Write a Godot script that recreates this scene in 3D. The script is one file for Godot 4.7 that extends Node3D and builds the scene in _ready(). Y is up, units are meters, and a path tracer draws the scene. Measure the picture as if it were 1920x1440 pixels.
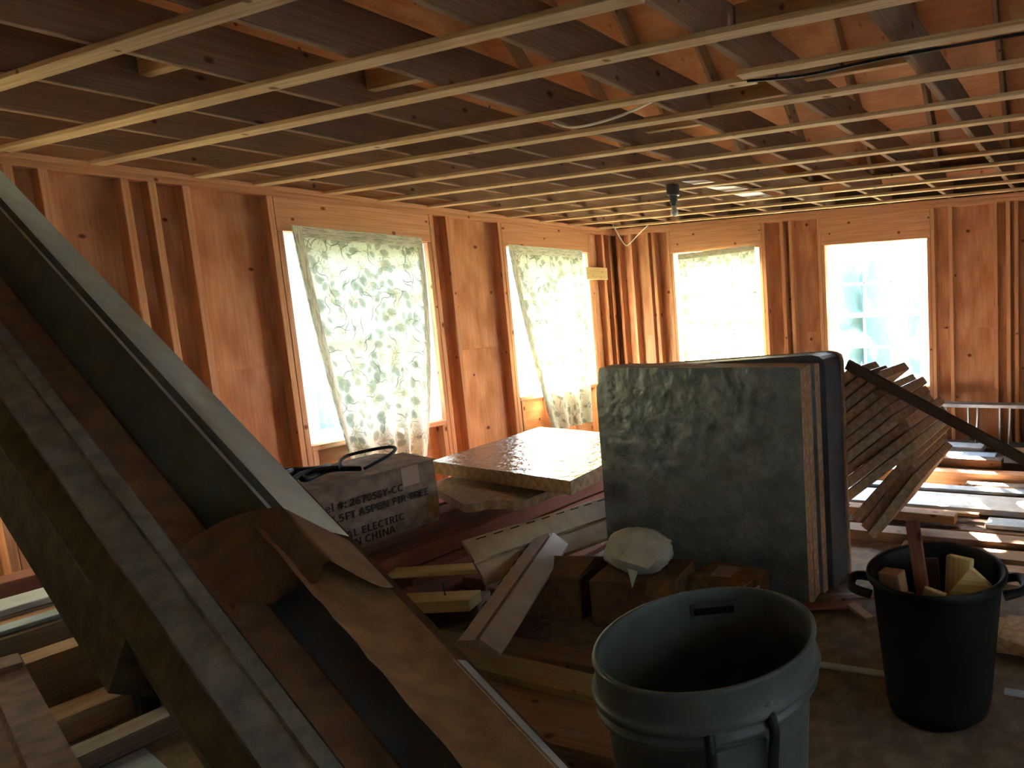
extends Node3D

const EYE := Vector3(0, 1.52, 0)
var taken := {}
var M := {}
var rng := RandomNumberGenerator.new()

# ---------------------------------------------------------------- nodes
func numbered(p: Node, called: String) -> String:
	var key := str(p.get_instance_id()) + "/" + called
	var n: int = taken.get(key, 0)
	taken[key] = n + 1
	return called if n == 0 else "%s_%03d" % [called, n]

func put(p: Node, called: String, mesh: Mesh, mat: Material, xf := Transform3D.IDENTITY) -> MeshInstance3D:
	var o := MeshInstance3D.new()
	o.name = numbered(p, called)
	o.mesh = mesh
	o.material_override = mat
	o.transform = xf
	p.add_child(o, true)
	return o

func tag(o: Node, label: String, category: String, group := "") -> Node:
	o.set_meta("label", label)
	o.set_meta("category", category)
	if group != "": o.set_meta("group", group)
	return o

func thing(called: String, label: String, category: String, at := Vector3.ZERO, group := "", turn := 0.0) -> Node3D:
	var o := Node3D.new()
	o.name = numbered(self, called)
	add_child(o, true)
	o.position = at
	o.rotation.y = turn
	tag(o, label, category, group)
	return o

func setting(called: String) -> Node3D:
	var o := Node3D.new()
	o.name = called
	add_child(o, true)
	o.set_meta("kind", "structure")
	return o

# ---------------------------------------------------------------- shapes
func tri(st: SurfaceTool, a: Vector3, b: Vector3, c: Vector3, out: Vector3):
	# clockwise seen from outside: (b-a)x(c-a) points inward
	if (b - a).cross(c - a).dot(out) > 0:
		var t := b
		b = c
		c = t
	st.add_vertex(a)
	st.add_vertex(b)
	st.add_vertex(c)

func quad(st: SurfaceTool, a: Vector3, b: Vector3, c: Vector3, d: Vector3, out: Vector3):
	tri(st, a, b, c, out)
	tri(st, a, c, d, out)

func fresh() -> SurfaceTool:
	var st := SurfaceTool.new()
	st.begin(Mesh.PRIMITIVE_TRIANGLES)
	st.set_smooth_group(-1)
	return st

func done(st: SurfaceTool) -> ArrayMesh:
	st.generate_normals()
	return st.commit()

var box_cache := {}
func cbox(s: Vector3, bev := 0.003) -> ArrayMesh:
	var key := "%.3f_%.3f_%.3f_%.4f" % [s.x, s.y, s.z, bev]
	if box_cache.has(key): return box_cache[key]
	var st := fresh()
	cbox_into(st, s, bev, Transform3D.IDENTITY)
	box_cache[key] = done(st)
	return box_cache[key]

func cbox_into(st: SurfaceTool, s: Vector3, bev: float, xf: Transform3D):
	var h := s / 2
	var b: float = min(bev, min(h.x, min(h.y, h.z)) * 0.45)
	for ax in 3:
		for sg in [-1.0, 1.0]:
			var u := (ax + 1) % 3
			var v := (ax + 2) % 3
			var p: Array[Vector3] = []
			for c in [[-1, -1], [1, -1], [1, 1], [-1, 1]]:
				var q := Vector3.ZERO
				q[ax] = sg * h[ax]
				q[u] = c[0] * (h[u] - b)
				q[v] = c[1] * (h[v] - b)
				p.append(xf * q)
			var n := Vector3.ZERO
			n[ax] = sg
			quad(st, p[0], p[1], p[2], p[3], xf.basis * n)
	for ax in 3:
		var u := (ax + 1) % 3
		var v := (ax + 2) % 3
		for su in [-1.0, 1.0]:
			for sv in [-1.0, 1.0]:
				var q: Array[Vector3] = []
				for e in [[-1, 0], [1, 0], [1, 1], [-1, 1]]:
					var p := Vector3.ZERO
					p[ax] = e[0] * (h[ax] - b)
					p[u] = su * (h[u] if e[1] == 0 else h[u] - b)
					p[v] = sv * (h[v] - b if e[1] == 0 else h[v])
					q.append(xf * p)
				var n := Vector3.ZERO
				n[u] = su
				n[v] = sv
				quad(st, q[0], q[1], q[2], q[3], xf.basis * n)
	for sx in [-1.0, 1.0]:
		for sy in [-1.0, 1.0]:
			for sz in [-1.0, 1.0]:
				var n := Vector3(sx, sy, sz)
				tri(st, xf * (n * Vector3(h.x, h.y - b, h.z - b)), xf * (n * Vector3(h.x - b, h.y, h.z - b)), xf * (n * Vector3(h.x - b, h.y - b, h.z)), xf.basis * n)

func box(p: Node, called: String, lo: Vector3, hi: Vector3, mat: Material, bev := 0.003) -> MeshInstance3D:
	# long axis becomes the local x axis so that the grain follows it
	var s := (hi - lo).abs()
	var c := (lo + hi) / 2
	if s.y > s.x and s.y > s.z:
		return put(p, called, cbox(Vector3(s.y, s.x, s.z), bev), mat, Transform3D(Basis(Vector3(0, 1, 0), Vector3(-1, 0, 0), Vector3(0, 0, 1)), c))
	if s.z > s.x:
		return put(p, called, cbox(Vector3(s.z, s.y, s.x), bev), mat, Transform3D(Basis(Vector3(0, 0, -1), Vector3(0, 1, 0), Vector3(1, 0, 0)), c))
	return put(p, called, cbox(s, bev), mat, Transform3D(Basis.IDENTITY, c))

func along(a: Vector3, b: Vector3, up := Vector3.UP) -> Transform3D:
	var x := (b - a).normalized()
	var z := x.cross(up).normalized()
	return Transform3D(Basis(x, z.cross(x), z), (a + b) / 2)

func beam(p: Node, called: String, a: Vector3, b: Vector3, tall: float, wide: float, mat: Material, up := Vector3.UP, bev := 0.003) -> MeshInstance3D:
	return put(p, called, cbox(Vector3(a.distance_to(b), tall, wide), bev), mat, along(a, b, up))

func prism(points: PackedVector3Array, off: Vector3) -> ArrayMesh:
	# a flat outline with thickness
	var st := fresh()
	prism_into(st, points, off)
	return done(st)

func prism_into(st: SurfaceTool, points: PackedVector3Array, off: Vector3):
	var n := off.normalized()
	var c := Vector3.ZERO
	for q in points: c += q
	c /= points.size()
	var ux := (points[1] - points[0]).normalized()
	ux = (ux - n * ux.dot(n)).normalized()
	var uy := n.cross(ux)
	var flat := PackedVector2Array()
	for q in points: flat.append(Vector2((q - c).dot(ux), (q - c).dot(uy)))
	var ix := Geometry2D.triangulate_polygon(flat)
	for k in range(0, ix.size(), 3):
		tri(st, points[ix[k]], points[ix[k + 1]], points[ix[k + 2]], -n)
		tri(st, points[ix[k]] + off, points[ix[k + 1]] + off, points[ix[k + 2]] + off, n)
	var area := 0.0
	for k in flat.size(): area += flat[k].cross(flat[(k + 1) % flat.size()])
	for k in points.size():
		var a := points[k]
		var b := points[(k + 1) % points.size()]
		var o := (b - a).cross(n) * signf(area)
		quad(st, a, b, b + off, a + off, o)

func profile(pts: PackedVector2Array, e1: Vector3, e2: Vector3, dir: Vector3, o: Vector3, s0: float, s1: float, thick := 0.0) -> ArrayMesh:
	# an open outline (thick > 0) or a closed one swept along dir
	var ring := pts.duplicate()
	if thick > 0.0:
		var back := PackedVector2Array()
		for k in pts.size():
			var t: Vector2 = (pts[min(k + 1, pts.size() - 1)] - pts[max(k - 1, 0)]).normalized()
			back.append(pts[k] + Vector2(-t.y, t.x) * thick)
		back.reverse()
		ring.append_array(back)
	var p3 := PackedVector3Array()
	for q in ring: p3.append(o + e1 * q.x + e2 * q.y + dir * s0)
	return prism(p3, dir * (s1 - s0))

func lathe(prof: PackedVector2Array, seg := 48, squash := 1.0) -> ArrayMesh:
	var st := SurfaceTool.new()
	st.begin(Mesh.PRIMITIVE_TRIANGLES)
	var n := prof.size()
	for k in seg + 1:
		var a := TAU * k / seg
		for i in n:
			var d: Vector2 = (prof[min(i + 1, n - 1)] - prof[max(i - 1, 0)])
			var nn := Vector2(d.y, -d.x).normalized()
			st.set_normal(Vector3(cos(a) * nn.x, nn.y, sin(a) * nn.x))
			st.set_uv(Vector2(float(k) / seg, float(i) / n))
			st.add_vertex(Vector3(cos(a) * prof[i].x, prof[i].y, sin(a) * prof[i].x * squash))
	for k in seg:
		for i in n - 1:
			var a := k * n + i
			var b := (k + 1) * n + i
			for v in [a, b, a + 1, b, b + 1, a + 1]: st.add_index(v)
	return st.commit()

func tube(pts: PackedVector3Array, r: float, seg := 8) -> ArrayMesh:
	var st := SurfaceTool.new()
	st.begin(Mesh.PRIMITIVE_TRIANGLES)
	var n := pts.size()
	var up := Vector3.UP
	for i in n:
		var t: Vector3 = (pts[min(i + 1, n - 1)] - pts[max(i - 1, 0)]).normalized()
		if abs(t.dot(up)) > 0.95: up = Vector3.RIGHT
		var u := t.cross(up).normalized()
		var v := t.cross(u)
		up = v.cross(t) if false else up
		for k in seg:
			var a := TAU * k / seg
			var nn := u * cos(a) + v * sin(a)
			st.set_normal(nn)
			st.add_vertex(pts[i] + nn * r)
	for i in n - 1:
		for k in seg:
			var a := i * seg + k
			var b := i * seg + (k + 1) % seg
			for w in [a, a + seg, b, b, a + seg, b + seg]: st.add_index(w)
	return st.commit()

func curve(ctrl: Array, steps := 8) -> PackedVector3Array:
	var out := PackedVector3Array()
	for i in ctrl.size() - 1:
		var p0: Vector3 = ctrl[max(i - 1, 0)]
		var p3: Vector3 = ctrl[min(i + 2, ctrl.size() - 1)]
		for k in steps:
			out.append((ctrl[i] as Vector3).cubic_interpolate(ctrl[i + 1], p0, p3, float(k) / steps))
	out.append(ctrl[-1])
	return out

func sheet(fn: Callable, nu: int, nv: int) -> ArrayMesh:
	var st := SurfaceTool.new()
	st.begin(Mesh.PRIMITIVE_TRIANGLES)
	for j in nv + 1:
		for i in nu + 1:
			st.set_uv(Vector2(float(i) / nu, float(j) / nv))
			st.add_vertex(fn.call(float(i) / nu, float(j) / nv))
	for j in nv:
		for i in nu:
			var a := j * (nu + 1) + i
			for w in [a, a + 1, a + nu + 1, a + 1, a + nu + 2, a + nu + 1]: st.add_index(w)
	st.generate_normals()
	return st.commit()

func lump(r: Vector3, rough: float, freq: float, seed_: int, nu := 24, nv := 14, cut := -1.0) -> ArrayMesh:
	var ns := FastNoiseLite.new()
	ns.seed = seed_
	ns.frequency = freq
	return sheet(func(u: float, v: float):
		var a: float = TAU * u
		var b: float = PI * v
		var d := Vector3(sin(b) * cos(a), cos(b), sin(b) * sin(a))
		var k: float = 1.0 + rough * ns.get_noise_3dv(d * 10.0)
		var p := d * r * k
		if p.y < cut: p.y = cut
		return p, nu, nv)

# ---------------------------------------------------------------- textures and materials
func seamless(w: int, h: int, freq: float, seed_: int, octaves := 4) -> Image:
	var n := FastNoiseLite.new()
	n.seed = seed_
	n.noise_type = FastNoiseLite.TYPE_SIMPLEX_SMOOTH
	n.frequency = freq
	n.fractal_octaves = octaves
	var im := n.get_seamless_image(w, h)
	im.convert(Image.FORMAT_RGB8)
	return im

func tinted(gray: Image, dark: Color, light: Color, fine: Image = null, share := 0.0) -> Image:
	var w := gray.get_width()
	var h := gray.get_height()
	var im := Image.create(w, h, false, Image.FORMAT_RGB8)
	for y in h:
		for x in w:
			var g := gray.get_pixel(x, y).r
			if fine: g = lerpf(g, fine.get_pixel(x % fine.get_width(), y % fine.get_height()).r, share)
			im.set_pixel(x, y, dark.lerp(light, g))
	return im

func knots(im: Image, spots: Array, c: Color):
	var w := im.get_width()
	var h := im.get_height()
	for s in spots:
		var rx: float = s[2]
		var ry: float = s[3]
		for y in range(int(s[1] - ry * 2), int(s[1] + ry * 2)):
			for x in range(int(s[0] - rx * 2), int(s[0] + rx * 2)):
				var d := Vector2((x - s[0]) / rx, (y - s[1]) / ry).length()
				var k: float = clampf(1.6 - d, 0, 1) * 0.85
				if d < 1.0 and int(d * 5) % 2 == 1: k *= 0.8
				var px := posmod(x, w)
				var py := posmod(y, h)
				im.set_pixel(px, py, im.get_pixel(px, py).lerp(c, k))

func tex(im: Image) -> ImageTexture:
	return ImageTexture.create_from_image(im)

func mat(color: Color, t: Texture2D = null, scale := Vector3.ONE, rough := 0.85, off := Vector3.ZERO, world := false) -> StandardMaterial3D:
	var m := StandardMaterial3D.new()
	m.albedo_color = color
	m.roughness = rough
	m.metallic_specular = 0.35
	if t:
		m.albedo_texture = t
		m.uv1_triplanar = true
		m.uv1_world_triplanar = world
		m.uv1_scale = scale
		m.uv1_offset = off
		m.uv1_triplanar_sharpness = 4.0
	return m

func c8(r: int, g: int, b: int) -> Color:
	return Color(r / 255.0, g / 255.0, b / 255.0)

func materials():
	var g1 := seamless(64, 512, 0.05, 11)
	g1.resize(512, 512, Image.INTERPOLATE_CUBIC)
	var g2 := seamless(24, 512, 0.16, 5, 3)
	g2.resize(512, 512, Image.INTERPOLATE_CUBIC)
	var pine := tinted(g1, c8(190, 165, 140), c8(255, 252, 248), g2, 0.45)
	knots(pine, [[60, 90, 3, 15], [200, 300, 3, 13], [330, 160, 4, 16], [450, 420, 3, 13], [130, 440, 2, 11], [400, 40, 2, 12], [280, 470, 3, 13], [20, 250, 2, 10]], c8(95, 55, 35))
	var ply_g := seamless(160, 512, 0.018, 21, 5)
	ply_g.resize(512, 512, Image.INTERPOLATE_CUBIC)
	var ply := tinted(ply_g, c8(185, 150, 120), c8(255, 250, 245), g2, 0.35)
	knots(ply, [[90, 60, 4, 5], [210, 210, 3, 4], [380, 130, 4, 5], [300, 400, 4, 4], [60, 330, 3, 4], [460, 300, 3, 4], [160, 470, 3, 4], [430, 460, 3, 3], [250, 90, 3, 3], [340, 290, 3, 3]], c8(80, 40, 25))
	var fine := seamless(256, 256, 0.35, 8, 2)
	var mott := seamless(512, 512, 0.012, 31, 5)
	var mottle := tinted(mott, c8(205, 203, 200), c8(255, 255, 255), fine, 0.4)
	var blot := seamless(512, 512, 0.03, 77, 5)
	var grime := Image.create(512, 512, false, Image.FORMAT_RGB8)
	for y in 512:
		for x in 512:
			var a := mott.get_pixel(x, y).r
			var b := blot.get_pixel(x, y).r
			var f := fine.get_pixel(x % 256, y % 256).r
			var k := clampf((b - 0.52) * 5.0, 0, 1)
			var col := c8(178, 186, 182).lerp(c8(238, 238, 242), a)
			col = col.lerp(c8(176, 180, 172), k * 0.35)
			grime.set_pixel(x, y, col * (0.85 + 0.3 * (f - 0.3)))
	var speck := tinted(seamless(512, 512, 0.02, 91, 5), c8(120, 112, 105), c8(255, 250, 240), seamless(512, 512, 0.5, 92, 2), 0.5)
	M.t_pine = tex(pine)
	M.t_ply = tex(ply)
	M.t_mottle = tex(mottle)
	M.t_grime = tex(grime)
	M.t_speck = tex(speck)
	var crink := seamless(512, 512, 0.02, 55, 5)
	M.t_crink = tex(crink)
	var G := Vector3(0.45, 2.6, 2.6)
	M.stud = []
	M.joist = []
	M.strip = []
	M.ply = []
	M.lumber = []
	M.red = []
	for k in 4:
		var o := Vector3(0.27 * k, 0.31 * k, 0.17 * k)
		M.stud.append(mat(c8(224, 172, 132).lerp(c8(208, 154, 114), k / 3.0), M.t_pine, G, 0.8, o))
		M.joist.append(mat(c8(156, 124, 100).lerp(c8(138, 112, 92), k / 3.0), M.t_pine, G, 0.9, o))
		M.strip.append(mat(c8(224, 198, 158).lerp(c8(208, 180, 140), k / 3.0), M.t_pine, G, 0.8, o))
		M.ply.append(mat(c8(218, 166, 124).lerp(c8(204, 152, 112), k / 3.0), M.t_ply, Vector3(0.6, 0.6, 0.6), 0.85, o))
		M.lumber.append(mat(c8(168, 136, 104).lerp(c8(140, 114, 90), k / 3.0), M.t_pine, G, 0.85, o))
		M.red.append(mat(c8(150, 98, 80).lerp(c8(124, 82, 68), k / 3.0), M.t_pine, G, 0.85, o))
	M.dark_wood = mat(c8(92, 72, 56), M.t_pine, G, 0.9)
	M.weathered = mat(c8(166, 152, 116), M.t_pine, G, 0.85)
	M.pale_wood = mat(c8(222, 204, 150), M.t_pine, G, 0.8)
	M.grey_wood = mat(c8(150, 142, 134), M.t_pine, G, 0.9)
	M.white_board = mat(c8(178, 180, 184), M.t_mottle, Vector3(1.2, 1.2, 1.2), 0.6)
	M.blue_board = mat(c8(150, 164, 180), M.t_mottle, Vector3(1.2, 1.2, 1.2), 0.6)
	M.floor = mat(c8(150, 130, 110), M.t_speck, Vector3(0.9, 0.9, 0.9), 0.95, Vector3.ZERO, true)
	M.foil = mat(c8(172, 178, 180), M.t_grime, Vector3(0.8, 0.8, 0.8), 0.42)
	M.foil.metallic = 0.55
	M.foil.heightmap_enabled = true
	M.foil.heightmap_texture = M.t_crink
	M.foil.heightmap_scale = 0.8
	M.foil_top = mat(c8(205, 205, 208), M.t_grime, Vector3(1.1, 1.1, 1.1), 0.22)
	M.foil_top.metallic = 0.75
	M.foil_top.heightmap_enabled = true
	M.foil_top.heightmap_texture = M.t_crink
	M.foil_top.heightmap_scale = 0.5
	M.foam = mat(c8(214, 170, 136), M.t_speck, Vector3(2, 2, 2), 0.95)
	M.foam_pale = mat(c8(226, 192, 154), M.t_speck, Vector3(2, 2, 2), 0.95)
	M.wrap = mat(c8(84, 80, 86), M.t_mottle, Vector3(1, 1, 1), 0.55)
	M.card = mat(c8(165, 122, 80), M.t_speck, Vector3(1.2, 1.2, 1.2), 0.92)
	M.card_dark = mat(c8(146, 108, 76), M.t_speck, Vector3(1.4, 1.4, 1.4), 0.95)
	M.card_grey = mat(c8(160, 134, 116), M.t_speck, Vector3(1.2, 1.2, 1.2), 0.9)
	M.gypsum = mat(c8(206, 204, 198), M.t_mottle, Vector3(0.8, 0.8, 0.8), 0.9)
	M.ink = mat(c8(34, 28, 30), null, Vector3.ONE, 0.9)
	M.tape = mat(c8(164, 138, 120), null, Vector3.ONE, 0.12)
	M.tape.metallic_specular = 0.7
	M.white_metal = mat(c8(204, 210, 212), M.t_mottle, Vector3(1.5, 1.5, 1.5), 0.5)
	M.dull_green = mat(c8(116, 124, 112), M.t_mottle, Vector3(1.5, 1.5, 1.5), 0.75)
	M.grey_panel = mat(c8(164, 162, 148), M.t_speck, Vector3(1.5, 1.5, 1.5), 0.7)
	M.olive_panel = mat(c8(134, 124, 88), M.t_speck, Vector3(1.5, 1.5, 1.5), 0.8)
	M.trough_shade = mat(c8(112, 116, 124), M.t_mottle, Vector3(2, 2, 2), 0.35)  # grey-blue of the shaded recess inside the carton sleeve
	M.siding = mat(c8(192, 166, 132), M.t_mottle, Vector3(1.6, 1.6, 1.6), 0.55)
	M.siding_grey = mat(c8(178, 154, 136), M.t_mottle, Vector3(1.6, 1.6, 1.6), 0.55)
	M.black = mat(c8(24, 24, 26), null, Vector3.ONE, 0.55)
	M.bin_black = mat(c8(17, 17, 18), M.t_mottle, Vector3(2, 2, 2), 0.6)
	M.bin_grey = mat(c8(88, 93, 88), M.t_mottle, Vector3(1.6, 1.6, 1.6), 0.45)
	M.metal = mat(c8(186, 190, 196), M.t_mottle, Vector3(2, 2, 2), 0.3)
	M.metal.metallic = 0.85
	M.nail = mat(c8(60, 58, 56), null, Vector3.ONE, 0.5)
	M.vinyl = mat(c8(238, 240, 242), null, Vector3.ONE, 0.4)
	M.vinyl.backlight_enabled = true
	M.vinyl.backlight = Color(0.9, 0.9, 0.9)
	M.glass = StandardMaterial3D.new()
	M.glass.albedo_color = Color(0.72, 0.93, 0.92, 0.12)
	M.glass.transparency = BaseMaterial3D.TRANSPARENCY_ALPHA
	M.glass.roughness = 0.02
	M.bag = mat(c8(206, 206, 190), M.t_mottle, Vector3(2, 2, 2), 0.6)
	M.wire = mat(c8(225, 215, 200), null, Vector3.ONE, 0.5)
	M.socket = mat(c8(74, 72, 72), null, Vector3.ONE, 0.5)
	M.bulb = mat(c8(235, 235, 228), null, Vector3.ONE, 0.15)
	M.plastic = mat(c8(240, 236, 240), null, Vector3.ONE, 0.3)  # white of the reflected sun patches added under the joists
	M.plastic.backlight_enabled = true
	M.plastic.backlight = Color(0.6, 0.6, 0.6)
	M.leaf = mat(c8(40, 70, 72), M.t_speck, Vector3(1.5, 1.5, 1.5), 0.8)
	M.leaf.backlight_enabled = true
	M.leaf.backlight = Color(0.2, 0.34, 0.32)
	M.bark = mat(c8(90, 78, 66), M.t_pine, G, 0.95)
	M.grass = mat(c8(74, 96, 70), M.t_speck, Vector3(0.4, 0.4, 0.4), 0.95, Vector3.ZERO, true)
	M.pinkish = mat(c8(186, 140, 130), M.t_speck, Vector3(1.6, 1.6, 1.6), 0.7)
	curtain_material()

func curtain_material():
	# printed cloth: leaves, scrolls and roses on a pale ground
	var w := 1024
	var h := 1536
	var im := Image.create(w, h, false, Image.FORMAT_RGB8)
	var ns := seamless(512, 512, 0.05, 17, 4)
	for y in h:
		for x in w:
			var k := ns.get_pixel(x % 512, y % 512).r
			im.set_pixel(x, y, c8(232, 232, 214).lerp(c8(250, 250, 240), k))
	var r := RandomNumberGenerator.new()
	r.seed = 404
	var dab := func(cx: float, cy: float, rad: float, col: Color, a: float):
		for yy in range(int(cy - rad), int(cy + rad) + 1):
			for xx in range(int(cx - rad), int(cx + rad) + 1):
				if Vector2(xx - cx, yy - cy).length() <= rad:
					var px := posmod(xx, w)
					var py := posmod(yy, h)
					im.set_pixel(px, py, im.get_pixel(px, py).lerp(col, a))
	for n in 230:       # broad leaves
		var cx := r.randf() * w
		var cy := r.randf() * h
		var a := r.randf() * TAU
		var ln := r.randf_range(40, 84)
		for k in 18:
			var t := k / 17.0
			var wd := sin(t * PI) * ln * 0.36
			dab.call(cx + cos(a) * ln * t, cy + sin(a) * ln * t, maxf(wd, 1.0), c8(150, 156, 140), 0.13)
	for n in 90:        # roses
		var cx := r.randf() * w
		var cy := r.randf() * h
		for k in 46:
			var a := k * 0.7
			var rr := 3.0 + k * 0.95
			dab.call(cx + cos(a) * rr, cy + sin(a) * rr, 4.0, c8(190, 176, 118) if k % 3 else c8(140, 136, 110), 0.5)
	for n in 110:       # dark scrolls
		var cx := r.randf() * w
		var cy := r.randf() * h
		var a := r.randf() * TAU
		var bend := r.randf_range(0.06, 0.14) * (1 if r.randf() > 0.5 else -1)
		for k in 26:
			a += bend * (1.0 if k < 16 else -1.4)
			cx += cos(a) * 5.0
			cy += sin(a) * 5.0
			dab.call(cx, cy, 2.2 + 1.6 * sin(k / 25.0 * PI), c8(108, 114, 100), 0.6)
	for n in 5200:      # sprigs
		dab.call(r.randf() * w, r.randf() * h, r.randf_range(2, 6), c8(178, 182, 166), 0.32)
	M.t_curtain = tex(im)
	var m := StandardMaterial3D.new()
	m.albedo_texture = M.t_curtain
	m.albedo_color = c8(236, 236, 226)
	m.roughness = 0.9
	m.backlight_enabled = true
	m.backlight = Color(0.42, 0.42, 0.408)
	m.cull_mode = BaseMaterial3D.CULL_DISABLED
	M.curtain = m
	M.cloth = mat(c8(244, 240, 232), null, Vector3.ONE, 0.9)
	M.cloth.backlight_enabled = true
	M.cloth.backlight = Color(0.64, 0.64, 0.64)

func pick(list: Array) -> Material:
	return list[rng.randi() % list.size()]

# ---------------------------------------------------------------- scene
func _ready():
	rng.seed = 7
	# camera: a lens shifted sideways (the photograph is a crop of a wider frame)
	var cam := Camera3D.new()
	cam.name = "camera"
	add_child(cam)
	cam.position = EYE
	cam.rotation_order = EULER_ORDER_YXZ
	cam.rotation_degrees = Vector3(-6.89, 21.43, -2.18)
	var f := 1265.0
	cam.near = 0.05
	cam.far = 200.0
	cam.set_frustum(1440.0 / f * 0.05, Vector2((960.0 - 1562.0) / f, (721.0 - 720.0) / f) * 0.05, 0.05, 200.0)
	cam.current = true
	# sky and sun
	var env := Environment.new()
	env.background_mode = Environment.BG_SKY
	var sky := Sky.new()
	var sm := ProceduralSkyMaterial.new()
	sm.sky_top_color = c8(190, 214, 246)
	sm.sky_horizon_color = c8(236, 244, 250)
	sm.ground_bottom_color = c8(110, 120, 100)
	sm.ground_horizon_color = c8(200, 210, 200)
	sm.sky_energy_multiplier = 4.5
	sm.ground_energy_multiplier = 1.2
	sky.sky_material = sm
	env.sky = sky
	env.tonemap_mode = Environment.TONE_MAPPER_LINEAR
	env.tonemap_exposure = 3.0
	env.sdfgi_enabled = true
	env.ssao_enabled = true
	env.ssil_enabled = true
	var we := WorldEnvironment.new()
	we.name = "environment"
	we.environment = env
	add_child(we)
	var sun := DirectionalLight3D.new()
	sun.name = "sun"
	sun.light_energy = 190.0
	sun.light_color = Color(1.0, 0.95, 0.86)
	sun.light_angular_distance = 0.6
	sun.shadow_enabled = true
	add_child(sun)
	sun.look_at_from_position(Vector3.ZERO, Vector3(1.3, -1.3, 1.9))
	materials()
	room()
	ceiling()
	windows()
	outdoors()
	curtains()
	insulation()
	bundle()
	bins()
	box_and_pile()
	scraps()
	right_lumber()
	left_corner()
	small_things()

# ---------------------------------------------------------------- room shell
const LX := -5.36      # inner face of the left studs
const BZ := -6.68      # inner face of the back studs
const RX := 2.6
const FZ := 1.6
const TOP := 2.408     # underside of the double top plate
const DEEP := 0.089

func open_wall(p: Node, axis: String, face: float, sgn: float, from: float, to: float, holes: Array, ph: float, skins: Array = []):
	# sheathing of plywood sheets round the holes ([a, b, low, high]); axis: direction the wall runs in
	var spans := []
	var at := from
	for o in holes:
		spans.append([at, o[0], 0.0, ph])
		spans.append([o[0], o[1], 0.0, o[2]])
		spans.append([o[0], o[1], o[3], ph])
		at = o[1]
	spans.append([at, to, 0.0, ph])
	var out := face + sgn * DEEP
	for s in spans:
		var a: float = s[0]
		while a < s[1] - 0.001:
			var b: float = min(a + 1.2, s[1])
			if s[1] - b < 0.15: b = s[1]
			var y: float = s[2]
			while y < s[3] - 0.001:
				var y2: float = min(y + 1.22, s[3])
				if s[3] - y2 < 0.2: y2 = s[3]
				if axis == "z":
					box(p, "wall_sheet", Vector3(out, y, a), Vector3(out + sgn * 0.03, y2, b), pick(skins if skins else M.ply), 0.0015)
				else:
					box(p, "wall_sheet", Vector3(a, y, out), Vector3(b, y2, out + sgn * 0.03), pick(skins if skins else M.ply), 0.0015)
				y = y2
			a = b

func stud_at(p: Node, axis: String, face: float, sgn: float, c: float, lo := 0.038, hi := TOP, called := "stud"):
	var w := 0.038
	if axis == "z":
		box(p, called, Vector3(face, lo, c - w / 2), Vector3(face + sgn * DEEP, hi, c + w / 2), pick(M.stud))
	else:
		box(p, called, Vector3(c - w / 2, lo, face), Vector3(c + w / 2, hi, face + sgn * DEEP), pick(M.stud))

func rail(p: Node, called: String, axis: String, face: float, sgn: float, a: float, b: float, lo: float, hi: float, m: Material = null):
	if m == null: m = pick(M.stud)
	if axis == "z":
		box(p, called, Vector3(face, lo, a), Vector3(face + sgn * DEEP, hi, b), m)
	else:
		box(p, called, Vector3(a, lo, face), Vector3(b, hi, face + sgn * DEEP), m)

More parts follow.
